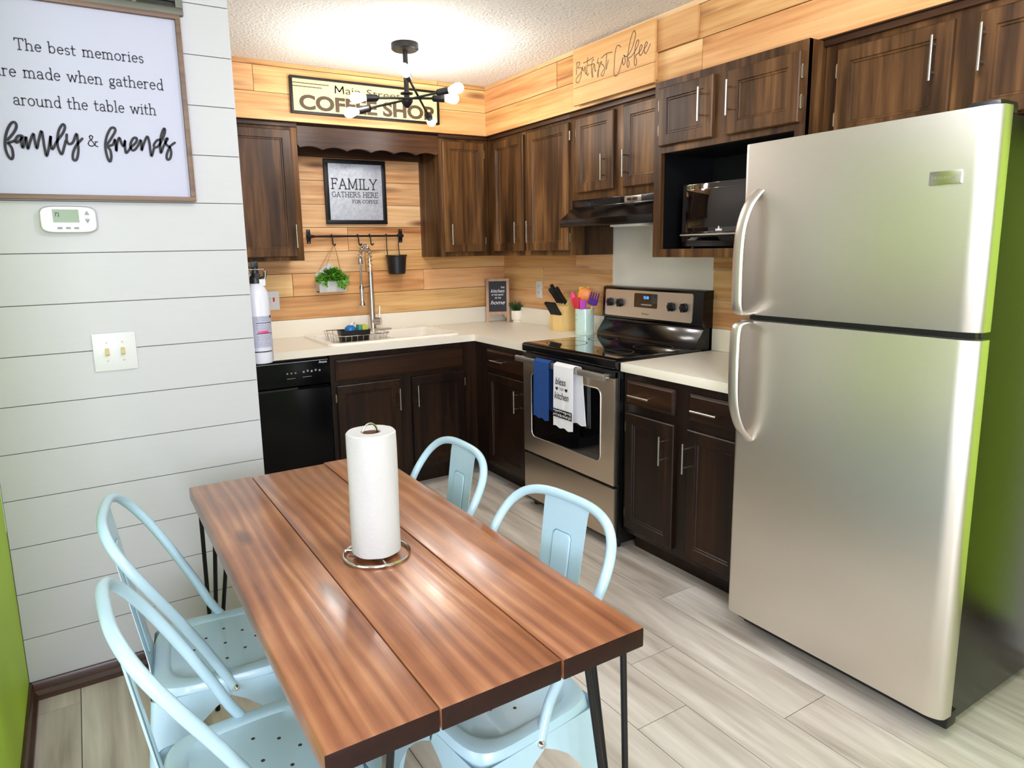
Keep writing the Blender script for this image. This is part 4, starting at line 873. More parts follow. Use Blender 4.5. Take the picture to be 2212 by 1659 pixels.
mb = MB(); K = 48; rows_ = []
for (r, h) in ((.0215, .014), (.054, .014), (.0555, .018), (.0555, .10), (.0555, .18), (.0555, .26), (.055, .291), (.053, .2935), (.0225, .2925), (.0215, .290)):
    rows_.append([(px+(r+(.0008*math.sin(7*2*PI*j/K+h*20) if r > .05 else 0)+(.0035 if r > .05 and 5 <= j <= 7 else 0))*math.cos(2*PI*j/K), py+(r+(.0008*math.sin(7*2*PI*j/K+h*20) if r > .05 else 0))*math.sin(2*PI*j/K), TZ+h) for j in range(K)])
mb.grid(rows_, True); part(t, 'sheets', mb, M['paper'])
part(t, 'core', MB().lathe([(.0212, TZ+.015), (.0212, TZ+.290), (.0196, TZ+.290), (.0196, TZ+.015)], (px, py, 0), seg=24, caps=False), M['card'])

# ------------------------------------------------------------------ chairs
HOOP = [[0.148,0.0,0.425],[0.157,-0.026,0.484],[0.165,-0.054,0.543],[0.174,-0.085,0.602],[0.183,-0.117,0.661],[0.19,-0.155,0.727],[0.182,-0.187,0.778],[0.162,-0.209,0.812],[0.128,-0.224,0.835],[0.076,-0.233,0.847],[0.0,-0.235,0.850]]
def make_chair(label):
    t = thing('metal_chair', label, 'chair', (0, 0, 0), rot=0.0, group='pale blue metal dining chairs')
    def sq(h, z, dy=0.0, e=5.0, hy=None):
        out = []; hy = hy or h
        for j in range(40):
            a = 2*PI*j/40; c, s = math.cos(a), math.sin(a)
            out.append((h*abs(c)**(2/e)*(1 if c > 0 else -1), dy+hy*abs(s)**(2/e)*(1 if s > 0 else -1), z))
        return out
    mb = MB()
    mb.grid([sq(.001, .4415), sq(.10, .4415, e=4), sq(.128, .4425, e=4), sq(.133, .4465, e=4), sq(.139, .4475, e=4), sq(.155, .449, e=5), sq(.164, .4465, e=5), sq(.169, .438, e=5), sq(.173, .405, e=5.5), sq(.172, .404, e=5.5), sq(.167, .436, e=5), sq(.150, .446, e=5), sq(.10, .4385, e=4), sq(.001, .4385)], True)
    seat = part(t, 'seat', mb, M['bluechair'])
    for (x, y) in ((0, 0), (.045, .045), (-.045, .045), (.045, -.045), (-.045, -.045), (0, .075), (.075, 0), (-.075, 0), (0, -.075)):
        part(seat, 'drain_hole', MB().lathe([(.0001, .4418), (.0042, .4418)], (x, y, 0), seg=10, caps=False), M['gap'])
    hp = HOOP+[[-p[0], p[1], p[2]] for p in HOOP[-2::-1]]
    hp = [[.168, .010, .418]]+hp[1:-1]+[[-.168, .010, .418]]
    hp = smooth_path(hp, 4)
    part(t, 'back_hoop', MB().tube(hp, .0115, 12), M['bluechair'])
    # back splat with a raised panel
    mb = MB(); rows = []; n = 14
    for i in range(n+1):
        s = i/n; z = .44+(.846-.44)*s; y = -.168-.064*s; hw = .060+.014*s+(.020*(1-s/.12)**2 if s < .12 else 0)
        row = []
        for k in range(9):
            u = k/8*2-1
            top = -.010*u*u if i == n else 0
            row.append((hw*u, y, z+top))
        rows.append(row)
    back = [[(p[0], p[1]-.0018, p[2]) for p in r] for r in rows]
    mb.grid(rows); mb.grid(back); mb.grid([[r[0] for r in rows], [r[0] for r in back]]); mb.grid([[r[-1] for r in rows], [r[-1] for r in back]]); mb.grid([rows[-1], back[-1]]); mb.grid([rows[0], back[0]])
    sp_ = part(t, 'splat', mb, M['bluechair'])
    mb = MB(); rings = []
    for (g, o) in ((0.0, .0002), (.0018, .0036), (.004, .0042)):
        P = rrect(-.030+g, .030-g, .475+g, .765-g, .012, 0, 5); rings.append([(p[0], -.168-.064*(p[1]-.44)/.406+o, p[1]) for p in P])
    mb.grid(rings, True); mb.add(rings[-1], [tuple(range(len(rings[-1])))])
    rings = [[(p[0], 2*(-.168-.064*(p[2]-.44)/.406)-p[1]-.0018, p[2]) for p in r] for r in rings]
    mb.grid(rings, True); mb.add(rings[-1], [tuple(range(len(rings[-1])))])
    part(sp_, 'raised_panel', mb, M['bluechair'])
    mb = MB(); mb.tube([(p[0], -.168-.064*(p[1]-.44)/.406+.0006, p[1]) for p in rrect(-.0305, .0305, .4745, .7655, .012, 0, 5)], .0009, 6, True)
    part(sp_, 'panel_edge_shade', mb, M['blueshade'])  # darker blue line painting the shade round the raised panel
    for sx in (-1, 1):
        for sy in (-1, 1):
            mb = MB(); A = []; B = []
            Zs = [.43, .405, .385, .36, .33, .29, .24, .16, .08, .012]
            Fl = [.160, .158, .125, .096, .073, .056, .046, .040, .036, .032]
            ra, rb = [], []
            for z, f in zip(Zs, Fl):
                s = 1-z/.43; c = .1705+.045*s
                m_ = 10; row = []
                # one flange along x, rounded corner, one flange along y
                for k in range(5): row.append((c-.018-f*(1-k/4), c, z))
                for k in range(1, 6):
                    a = math.radians(90-90*k/6); row.append((c-.018+.018*math.cos(a), c-.018+.018*math.sin(a), z))
                for k in range(5): row.append((c, c-.018-f*(k/4), z))
                ra.append(row); rb.append([(p[0]-.002 if p[0] > c-.019 else p[0], p[1]-.002 if p[1] > c-.019 else p[1], z) for p in row])
            tr = lambda R: [[(sx*p[0], sy*p[1], p[2]) for p in r] for r in R]
            ra, rb = tr(ra), tr(rb)
            mb.grid(ra); mb.grid(rb); mb.grid([[r[0] for r in ra], [r[0] for r in rb]]); mb.grid([[r[-1] for r in ra], [r[-1] for r in rb]]); mb.grid([ra[-1], rb[-1]])
            lg = part(t, 'leg', mb, M['bluechair'])
            cc = .1705+.045-.016
            part(lg, 'foot_cap', MB().lathe([(.014, 0), (.016, .004), (.014, .016)], (sx*cc, sy*cc, 0), seg=12), M['blackp'])
    for sx in (-1, 1):
        part(t, 'bolt', MB().lathe([(.0085, sx*.172), (.0085, sx*.178), (.005, sx*.183), (.0005, sx*.184)], (0, .012, .420), 0, 12), M['chrome'])
    return t
ch = make_chair('pale blue metal chair nearest the oven and sink cabinets')
spots = [(-1.993, -2.530, 1.563, None), (-1.999, -3.085, 1.69, 'pale blue metal chair across the table corner nearest the refrigerator'),
         (-2.482, -2.536, -1.69, 'pale blue metal chair standing closest to the white shiplap wall'), (-2.497, -3.018, -1.531, 'pale blue metal chair closest to the lime green wall')]
for k, (x, y, a, lb) in enumerate(spots):
    o = ch if k == 0 else copy_tree(ch)
    o.location = (x, y, 0); o.rotation_euler = (0, 0, a)
    if lb: o['label'] = lb
# ------------------------------------------------------------------ signs and wall things
def frame_mb(x0, x1, z0, z1, y0, y1, w):
    mb = MB(); mb.box(x0, x1, y0, y1, z1-w, z1); mb.box(x0, x1, y0, y1, z0, z0+w); mb.box(x0, x0+w, y0, y1, z0+w, z1-w); mb.box(x1-w, x1, y0, y1, z0+w, z1-w); return mb
sx0, sx1, sz0, sz1 = -2.918, -2.342, 1.613, 2.198
t = thing('wall_sign', 'large white framed sign about memories and the table on the white shiplap wall', 'sign', (-2.63, YC, sz0))
part(t, 'frame', frame_mb(sx0, sx1, sz0, sz1, YC-.030, YC-.001, .015), M['signframe'], .002)
bdp = part(t, 'board', MB().box(sx0+.012, sx1-.012, YC-.014, YC-.002, sz0+.012, sz1-.012), M['canvas'])
yb = YC-.0142
put = lambda a, b, h: (a, yb-h, b)
for (s, xa, xb, zz_, cp_) in (('The best memories', -2.797, -2.458, 2.041, .031), ('are made when gathered', -2.855, -2.409, 1.964, .033), ('around the table with', -2.817, -2.437, 1.885, .033), ('&', -2.640, -2.610, 1.777, .034)):
    part(t, 'lettering', strokes_mb(s, xa, xb, zz_, cp_, .0033, put, .0008), M['inkp'], smooth=False)
mb = MB()
for s in FAM: mb.ribbon(smooth_path(s, 5), .0070, lambda a, b, h: (a, YC-.0144-h, b), .004)
part(t, 'script_lettering', mb, M['ink'], smooth=False)

t = thing('wall_sign', 'long cream coffee shop sign in a black frame on the soffit boards above the sink', 'sign', (-1.155, -.36, 2.195))
a0, a1, c0, c1 = -1.607, -0.700, 2.196, 2.392; ys = -.384
part(t, 'frame', frame_mb(a0, a1, c0, c1, ys, -.357, .013), M['iron'], .001)
part(t, 'board', MB().box(a0+.01, a1-.01, ys+.008, -.360, c0+.01, c1-.01), M['creamsign'])
put = lambda a, b, h: (a, ys+.0075-h, b)
part(t, 'lettering', text_mb('COFFEE SHOP', .105, lambda a, b, h: (-1.562+a, ys+.0075-h, 2.222+b), .0042, width=.828), M['brownink'], smooth=False)
part(t, 'small_lettering', text_mb('ain', .058, lambda a, b, h: (-1.292+a, ys+.0075-h, 2.320+b), .0003, width=.088), M['brownink'], smooth=False); part(t, 'small_lettering', text_mb('Street', .056, lambda a, b, h: (-1.165+a, ys+.0075-h, 2.320+b), .0003, width=.212), M['brownink'], smooth=False)
mb = MB()
for sg in ([(-1.352, 2.322), (-1.350, 2.360)], [(-1.350, 2.360), (-1.328, 2.330)], [(-1.328, 2.330), (-1.306, 2.360)], [(-1.306, 2.360), (-1.304, 2.322)]): mb.ribbon(sg, .0068, put, .0008)
part(t, 'small_lettering', mb, M['brownink'], smooth=False)
part(t, 'painted_line', MB().box(a0+.014, -1.388, ys+.0065, ys+.0075, 2.355, 2.360), M['brownink']); mb = MB()
for sg in ([(-1.352, 2.322), (-1.350, 2.360)], [(-1.350, 2.360), (-1.328, 2.330)], [(-1.328, 2.330), (-1.306, 2.360)], [(-1.306, 2.360), (-1.304, 2.322)]): mb.ribbon(sg, .0068, put, .0008)
part(t, 'small_lettering', mb, M['brownink'], smooth=False)
part(t, 'painted_line', MB().box(a0+.014, -1.428, ys+.0065, ys+.0075, 2.337, 2.342), M['brownink'])

t = thing('wall_sign', 'pale wooden plank sign with burnt coffee lettering on the soffit above the range hood', 'sign', (1.61, -.37, 2.165), 'right')
part(t, 'board', MB().box(1.316, 1.908, -.392, -.378, 2.252, 2.436), M['signwood'], .0015)
part(t, 'board', MB().box(1.316, 1.908, -.392, -.378, 2.165, 2.2505), M['signwood'], .0015)
part(t, 'batten', MB().box(1.325, 1.899, -.378, -.360, 2.18, 2.42), M['signwood'])
mb = MB()
for s in COF: mb.ribbon(smooth_path(s, 4), .0046, lambda a, b, h: (a, -.3921-h, b), .0006)
part(t, 'lettering', mb, M['etch'], smooth=False)

t = thing('wall_sign', 'grey metal family sign in a dark frame hung under the valance behind the faucet', 'sign', (-1.13, -.03, 1.61))
part(t, 'frame', frame_mb(-1.337, -.931, 1.608, 2.006, -.046, -.020, .026), M['iron'], .004)
part(t, 'metal_panel', MB().box(-1.315, -.953, -.036, -.022, 1.630, 1.984), M['galv'], .001)
put = lambda a, b, h: (a, -.0365-h, b)
mb = MB()
strokes_mb('FAMILY', -1.294, -.990, 1.826, .062, .0065, put, .0008, mb)
strokes_mb('GATHERS HERE', -1.294, -.986, 1.776, .031, .0036, put, .0008, mb)
strokes_mb('FOR COFFEE', -1.162, -.987, 1.739, .020, .0028, put, .0008, mb)
part(t, 'lettering', mb, M['ink'], smooth=False)

# thermostat
t = thing('thermostat', 'white wall thermostat with a green display just under the large framed sign', 'thermostat', (-2.715, YC, 1.55))
tx, tz = -2.714, 1.553; P = []
for j in range(48):
    a = 2*PI*j/48; c, s = math.cos(a), math.sin(a); P.append((tx+.0765*abs(c)**.42*(1 if c > 0 else -1), tz+.041*abs(s)**.42*(1 if s > 0 else -1)))
mb = MB(); mb.grid([[(a, YC-.001, b) for a, b in P], [(a, YC-.020, b) for a, b in P], [(tx+(a-tx)*.95, YC-.027, tz+(b-tz)*.93) for a, b in P]], True); mb.add([(tx+(a-tx)*.95, YC-.027, tz+(b-tz)*.93) for a, b in P], [tuple(range(48))])
part(t, 'case', mb, M['white'])
dsp = part(t, 'display', MB().box(-2.755, -2.686, YC-.0282, YC-.025, 1.544, 1.583), M['lcd'])
part(dsp, 'digits', text_mb('72', .017, lambda a, b, h: (-2.750+a, YC-.0284-h, 1.562+b), width=.013), M['gap'])
for k in range(3): part(t, 'button', MB().box(-2.746+k*.022, -2.733+k*.022, YC-.0295, YC-.026, 1.524, 1.530), M['greyink'], .001)
for z, s in ((1.572, 1), (1.549, -1)):
    part(t, 'arrow_button', MB().prism([(-2.664-.007, z-.005*s), (-2.664+.007, z-.005*s), (-2.664, z+.008*s)], 1, YC-.026, YC-.0295), M['greyink'])
part(t, 'button', MB().box(-2.670, -2.658, YC-.0295, YC-.026, 1.557, 1.563), M['white'], .001)
# double switch
t = thing('light_switch', 'white double toggle switch plate on the shiplap wall below the thermostat', 'switch', (-2.63, YC, 1.065))
part(t, 'plate', MB().box(-2.692, -2.566, YC-.007, YC-.001, 1.067, 1.192), M['white'], .003)
for x in (-2.652, -2.606):
    tg = part(t, 'toggle', MB().prism([(YC-.006, 1.120), (YC-.016, 1.118), (YC-.018, 1.124), (YC-.010, 1.142), (YC-.006, 1.142)], 0, x-.0055, x+.0055), M['ivory'], .001)
    for z in (1.100, 1.160): part(t, 'screw', MB().lathe([(.0035, YC-.0075), (.003, YC-.0085), (.0002, YC-.0088)], (x, 0, z) if False else (z*0+x, 0, z), 1, 10) if False else MB().tube([(x, YC-.0065, z), (x, YC-.0082, z)], .0032, 10), M['brass'])
# return-air vent above the big sign
t = thing('wall_vent', 'dark metal return air vent high on the shiplap wall above the framed sign', 'vent', (-2.63, YC, 2.2))
part(t, 'frame', frame_mb(-2.94, -2.329, 2.199, 2.449, YC-.020, YC-.001, .022), M['vent'], .002)
part(t, 'dark_opening', MB().box(-2.92, -2.349, YC-.003, YC-.001, 2.22, 2.43), M['blackp'])
mb = MB()
for i in range(12):
    z = 2.224+i*.0175; mb.add([(-2.92, YC-.016, z), (-2.349, YC-.016, z), (-2.349, YC-.004, z+.009), (-2.92, YC-.004, z+.009), (-2.92, YC-.0155, z-.001), (-2.349, YC-.0155, z-.001), (-2.349, YC-.0035, z+.008), (-2.92, YC-.0035, z+.008)], [(0, 1, 2, 3), (7, 6, 5, 4), (0, 4, 5, 1), (2, 6, 7, 3)])
part(t, 'louvre_slats', mb, M['vent'])
part(t, 'mullion', MB().box(-2.475, -2.463, YC-.019, YC-.003, 2.22, 2.43), M['vent'])
# outlets
def outlet(x, z, run, label, name='outlet', y=-.022):
    t = thing(name, label, 'outlet', (x, y, z-.058), run)
    part(t, 'plate', MB().box(x-.036, x+.036, y-.006, y, z-.058, z+.058), M['white'], .003)
    for d in (-.021, .021):
        s = part(t, 'socket', MB().box(x-.016, x+.016, y-.008, y-.005, z+d-.014, z+d+.014), M['white'], .003)
        mb = MB(); mb.box(x-.009, x-.006, y-.0086, y-.0078, z+d-.002, z+d+.007); mb.box(x+.006, x+.009, y-.0086, y-.0078, z+d-.002, z+d+.007); part(s, 'slot', mb, M['gap'])
    return t
outlet(.472, 1.155, 'right', 'white wall outlet on the boards behind the knife block')
t = thing('wall_switch', 'white switch plate with a small printed label on the boards beside the fire extinguisher', 'switch', (-1.695, -.022, 1.09))
part(t, 'plate', MB().box(-1.728, -1.660, -.028, -.022, 1.092, 1.206), M['white'], .003)
part(t, 'printed_label', MB().box(-1.700, -1.689, -.0290, -.0280, 1.143, 1.168), M['red'])
part(t, 'rocker', MB().box(-1.716, -1.704, -.033, -.027, 1.130, 1.168), M['white'], .001)

# ------------------------------------------------------------------ fire extinguisher on the closet side
ex, ey = -2.137, -1.620
t = thing('fire_extinguisher', 'white fire extinguisher with a black valve hung at the edge of the shiplap wall', 'fire extinguisher', (ex, ey, 1.02))
R_ = .0445
part(t, 'cylinder', MB().lathe([(.030, 1.022), (R_-.004, 1.024), (R_, 1.032), (R_, 1.268), (R_-.003, 1.290), (R_-.012, 1.310), (.022, 1.325), (.014, 1.333)], (ex, ey, 0), seg=32), M['extw'])
va = part(t, 'valve', MB().lathe([(.016, 1.322), (.024, 1.328), (.022, 1.350), (.014, 1.358), (.012, 1.385), (.006, 1.388)], (ex, ey, 0), seg=16), M['blackp'])
mb = MB(); mb.box(ex-.035, ex+.012, ey-.008, ey+.008, 1.384, 1.392); mb.box(ex-.05, ex+.004, ey-.007, ey+.007, 1.364, 1.372); mb.box(ex-.012, ex+.012, ey-.009, ey+.009, 1.386, 1.408); part(va, 'lever', mb, M['blackp'], .002)
part(va, 'gauge', MB().tube([(ex+.002, ey-.014, 1.355), (ex+.002, ey-.030, 1.355)], .010, 16), M['blackp'])
mb = MB(); mb.tube([(ex-.03, ey-.012, 1.378), (ex+.030, ey-.012, 1.378)], .0022, 8); mb.tube([(ex-.034+.013*math.cos(2*PI*i/16), ey-.013, 1.362+.013*math.sin(2*PI*i/16)) for i in range(16)], .0018, 6, True); part(va, 'pin', mb, M['chrome'])
mb = MB(); mb.tube([(ex+.012, ey, 1.340), (ex+.028, ey-.006, 1.345)], .009, 10); part(va, 'outlet_port', mb, M['blackp'])
part(va, 'nozzle', MB().tube([(ex+.030, ey-.006, 1.338), (ex+.034, ey-.006, 1.352), (ex+.036, ey-.006, 1.372)], [.008, .006, .009], 10), M['chrome'])
part(va, 'tag', MB().box(ex+.008, ex+.030, ey-.024, ey-.023, 1.318, 1.342), M['white'])
def onc(a, z, o=.0004): return (ex+(R_+o)*math.sin(a), ey-(R_+o)*math.cos(a), z)
def patch(a0, a1, z0, z1, o=.0005, n=8): return [[onc(a0+(a1-a0)*i/n, z0, o) for i in range(n+1)], [onc(a0+(a1-a0)*i/n, z1, o) for i in range(n+1)]]
lb = part(t, 'label', MB().grid(patch(-.9, 1.25, 1.085, 1.205)), M['canvas'])
mb = MB()
for z in (1.178, 1.138): mb.grid(patch(-.45, .95, z, z+.0025, .0009)); mb.grid(patch(.90, .95, z-.006, z+.0025, .0009))
mb.grid(patch(.85, 1.1, 1.196, 1.206, .0009)); part(lb, 'rule_lines', mb, M['ink'])
random.seed(11); mb = MB()
for z in (1.200, 1.194, 1.188, 1.171, 1.165, 1.159, 1.153, 1.131, 1.125, 1.119, 1.113, 1.105, 1.099, 1.093):
    a = -.45
    while a < .75:
        b = a+random.uniform(.08, .3); mb.grid(patch(a, min(b, .85), z-.0012, z+.0012, .0008, 3)); a = b+.05
part(lb, 'small_print', mb, M['greyink'])
part(lb, 'red_print', MB().grid(patch(-.35, .6, 1.141, 1.149, .001)), M['pink'])
part(t, 'mount_bracket', MB().box(XC+.001, XC+.008, ey-.02, ey+.02, 1.05, 1.32), M['blackp'])
mb = MB(); mb.tube([onc(a, 1.07, .0015) for a in [-2.4+4.2*i/30 for i in range(31)]][:24], .002, 6); mb.box(ex+.030, ex+.052, ey+.026, ey+.050, 1.105, 1.165); part(t, 'strap', mb, M['blackp'])

# ------------------------------------------------------------------ rail with hooks, hanging planter and pot
t = thing('hook_rail', 'black iron utensil rail with hooks mounted on the boards above the sink', 'rail', (-1.147, -.022, 1.53))
part(t, 'bar', MB().tube([(-1.448, -.055, 1.533), (-.842, -.055, 1.533)], .0065, 12), M['iron'])
for x in (-1.455, -.838):
    s = 1 if x < -1 else -1
    mb = MB(); mb.lathe([(.014, -.028), (.014, -.033), (.009, -.040), (.009, -.055)], (x, 0, 1.533) if False else (0, 0, 0), 1, 4, True) if False else None
    mb.grid([rrect(0, 0, 0, 0, 0, 0)]) if False else None
    poly = [(x-.011, 1.49), (x+.011, 1.49), (x+.013, 1.515), (x+.016, 1.533), (x+.013, 1.551), (x+.011, 1.576), (x-.011, 1.576), (x-.013, 1.551), (x-.016, 1.533), (x-.013, 1.515)]
    mb.prism(poly, 1, -.022, -.029); mb.tube([(x, -.028, 1.533), (x, -.056, 1.533), (x+s*.03, -.056, 1.533)], [.012, .012, .008], 12)
    part(t, 'end_bracket', mb, M['iron'], .001)
    for z in (1.497, 1.569): part(t, 'screw', MB().tube([(x, -.0285, z), (x, -.031, z)], .004, 10), M['brass'])
def hook_mb(x, w=1.0): return MB().tube(smooth_path([(x, -.050, 1.526), (x, -.047, 1.537), (x, -.055, 1.5425), (x, -.064, 1.537), (x+.002, -.066, 1.515), (x+.004, -.064, 1.490), (x+.006, -.068, 1.478), (x+.010, -.078, 1.476), (x+.013, -.084, 1.485)], 4), .0032*w, 8)
for x, lb in ((-1.318, 'black hook on the rail holding up the strings of the hanging planter'), (-1.147, 'empty black hook on the rail straight above the faucet spout'), (-1.066, 'empty black hook on the rail between the faucet and the black pot')):
    single('rail_hook', hook_mb(x, 1.3), M['iron'], lb, 'hook', (x, -.055, 1.50), group='hooks on the rail')
# planter: pale triangular wall pocket on strings
t = thing('hanging_planter', 'pale wall planter of trailing green leaves hung by strings from the rail', 'planter', (-1.338, -.05, 1.185))
q0, q1, pz = -1.425, -1.252, 1.187
part(t, 'back_plate', MB().prism([(q0, pz), (q1, pz), (q1+.004, 1.300), ((q0+q1)/2, 1.368), (q0-.004, 1.300)], 1, -.022, -.030), M['marble'], .001)
part(t, 'pocket', MB().prism([(-.030, pz), (-.085, pz), (-.090, 1.258), (-.084, 1.258), (-.080, pz+.008), (-.030, pz+.008)], 0, q0, q1), M['marble'], .001)
mb = MB(); mb.box(q0, q0+.005, -.088, -.03, pz, 1.255); mb.box(q1-.005, q1, -.088, -.03, pz, 1.255); part(t, 'side_wall', mb, M['marble'])
part(t, 'soil', MB().box(q0+.006, q1-.006, -.082, -.031, 1.2, 1.238), M['card'])
mb = MB()
for x in (q0+.012, q1-.012): mb.tube([(x, -.030, 1.305), (x*.45+.55*-1.310, -.055, 1.41), (-1.310, -.074, 1.482)], .0013, 6)
for x in (q0+.015, q1-.015): mb.tube([(x, -.083, 1.250), (x*.4+.6*-1.310, -.080, 1.40), (-1.310, -.076, 1.480)], .0013, 6)
part(t, 'string', mb, M['rope'])
def leaf(mb, p, d, up, ln, wd):
    d = Vector(d).normalized(); s = d.cross(Vector(up)); s = s.normalized() if s.length > 1e-4 else Vector((1, 0, 0)); u = s.cross(d)
    p = Vector(p); tip = p+d*ln-u*(ln*.2)
    a = p+d*ln*.35+s*wd/2; b = p+d*ln*.35-s*wd/2; c = p+d*ln*.7+s*wd*.42-u*ln*.06; e = p+d*ln*.7-s*wd*.42-u*ln*.06; mid = p+d*ln*.5-u*wd*.12; mid1 = p+d*ln*.72-u*(wd*.12+ln*.06)
    mb.add([p, a, c, tip, e, b, mid, mid1], [(0, 6, 1), (1, 6, 7, 2), (2, 7, 3), (0, 5, 6), (5, 4, 7, 6), (4, 3, 7)])
random.seed(21); mb = MB()
for i in range(520):
    x = random.gauss(0, 1)*.045; x = max(-.088, min(.088, x)); x += -1.338; f = random.random(); z = 1.256+random.random()*.075*(1-((x+1.338)/.10)**2); y = -.05-f*.055
    d = Vector((random.uniform(-1, 1)*.8+(x+1.338)*8, -.75+random.uniform(-.4, .5), random.uniform(-.1, 1.0)))
    leaf(mb, (x, y, z), d, (random.uniform(-.4, .4), -.5, 1), random.uniform(.018, .030), random.uniform(.013, .021))
for i in range(90):                                                  # trailing stems at both ends and over the front
    sx = random.choice((-1, 1, 1)); x = -1.338+sx*random.uniform(.03, .098); z = random.uniform(1.215, 1.30) if x+1.338 > .05 else random.uniform(1.245, 1.30) if abs(x+1.338) > .05 else random.uniform(1.228, 1.262)
    leaf(mb, (x, -.092-random.random()*.012, z), (random.uniform(-.7, .7), -.5, random.uniform(-1, .2)), (0, -1, .6), random.uniform(.014, .024), random.uniform(.010, .016))
part(t, 'foliage', mb, M['leaf'], smooth=False)
# black pot on two hooks
t = thing('hanging_pot', 'small black metal pot hung by two long hooks from the rail', 'pot', (-.898, -.08, 1.283), 'back')
bx, by = -.898, -.085
part(t, 'bowl', MB().lathe([(.0, 1.283), (.050, 1.283), (.056, 1.290), (.064, 1.385), (.066, 1.398), (.071, 1.402), (.071, 1.408), (.064, 1.408), (.060, 1.385), (.052, 1.295), (.0, 1.292)], (bx, by, 0), seg=32, caps=False), M['blackp'])
mb = MB()
for x, yy in ((-.952, -.055), (-.868, -.055)):
    mb.tube(smooth_path([(x, -.050, 1.528), (x, -.047, 1.538), (x, -.055, 1.5425), (x, -.064, 1.536), (x-.003, -.066, 1.47), (x-.004, -.078, 1.405), (x-.003, -.090, 1.397)], 4), .0032, 8)
part(t, 'hook', mb, M['iron'])

# ------------------------------------------------------------------ things on the worktop
# chalkboard easel in the corner
ang = -.58
t = thing('chalkboard_easel', 'small wooden A-frame chalkboard with white lettering in the counter corner', 'chalkboard', (-.165, -.155, CT), rot=ang)
lean = lambda z: .012+.10*z
def leanbox(mb, x0, x1, z0, z1, t0, t1):
    mb.add([(x0, lean(z0)+t0, z0), (x1, lean(z0)+t0, z0), (x1, lean(z0)+t1, z0), (x0, lean(z0)+t1, z0), (x0, lean(z1)+t0, z1), (x1, lean(z1)+t0, z1), (x1, lean(z1)+t1, z1), (x0, lean(z1)+t1, z1)], [(0, 3, 2, 1), (4, 5, 6, 7), (0, 1, 5, 4), (1, 2, 6, 5), (2, 3, 7, 6), (3, 0, 4, 7)])
mb = MB(); hw = .083
leanbox(mb, -hw, -hw+.020, 0, .310, -.006, .006); leanbox(mb, hw-.020, hw, 0, .310, -.006, .006); leanbox(mb, -hw+.02, hw-.02, .292, .310, -.006, .006); leanbox(mb, -hw+.02, hw-.02, .055, .076, -.006, .006)
part(t, 'frame', mb, M['easel'], .001)
mb = MB()
for s in (-1, 1): mb.prism([(s*(hw-.02), .055), (s*(hw-.044), .055), (s*(hw-.02), .030)], 1, lean(.045)-.005, lean(.045)+.005)
part(t, 'corner_brace', mb, M['easel'])
mb = MB(); leanbox(mb, -hw+.018, hw-.018, .074, .294, -.003, .003); bo = part(t, 'board', mb, M['slate'])
mb = MB(); zz = lambda z: .30-.06*z
mb.add([(-hw+.012, .122, 0), (-hw+.028, .122, 0), (-hw+.028, .134, 0), (-hw+.012, .134, 0), (-hw+.012, .040, .30), (-hw+.028, .040, .30), (-hw+.028, .052, .30), (-hw+.012, .052, .30)], [(0, 3, 2, 1), (4, 5, 6, 7), (0, 1, 5, 4), (1, 2, 6, 5), (2, 3, 7, 6), (3, 0, 4, 7)])
mb.add([(hw-.028, .122, 0), (hw-.012, .122, 0), (hw-.012, .134, 0), (hw-.028, .134, 0), (hw-.028, .040, .30), (hw-.012, .040, .30), (hw-.012, .052, .30), (hw-.028, .052, .30)], [(0, 3, 2, 1), (4, 5, 6, 7), (0, 1, 5, 4), (1, 2, 6, 5), (2, 3, 7, 6), (3, 0, 4, 7)])
part(t, 'rear_legs', mb, M['easel'])
bput = lambda x, z, h: (x, lean(z)-.0033-h, z)
mb = MB()
for (s, x, z, sz, wd, sh, bo_) in (('THE', .022, .242, .016, .028, 0, .0003), ('kitchen', -.050, .212, .034, .100, .4, .0002), ('IS THE HEART', -.042, .190, .016, .085, 0, .0002), ('OF THE', -.020, .168, .016, .044, 0, .0002), ('home', -.052, .128, .040, .104, .4, .0002)):
    q = text_mb(s, sz, lambda a, b, h, x=x, z=z: bput(x+a, z+b, h), bo_, sh, width=wd); mb.add(q.v, q.f)
part(bo, 'lettering', mb, M['white_ink'], smooth=False)
# small potted plant
t = thing('potted_plant', 'little spiky green plant in a white footed pot beside the chalkboard easel', 'plant', (-.050, -.225, CT))
qx, qy = -.050, -.225
part(t, 'pot', MB().lathe([(.024, CT), (.028, CT+.001), (.028, CT+.014), (.036, CT+.018), (.041, CT+.028), (.041, CT+.082), (.038, CT+.084), (.036, CT+.08), (.0, CT+.075)], (qx, qy, 0), seg=28), M['sink'])
random.seed(4); mb = MB()
for i in range(90):
    a = random.uniform(0, 2*PI); r = random.uniform(0, .024); tilt = random.uniform(.05, .75); ln = random.uniform(.045, .085)
    d = Vector((math.cos(a)*math.sin(tilt), math.sin(a)*math.sin(tilt), math.cos(tilt)))
    leaf(mb, (qx+r*math.cos(a), qy+r*math.sin(a), CT+.078), d, (math.sin(a), -math.cos(a), .2), ln, .008)
part(t, 'foliage', mb, M['leafd'], smooth=False)
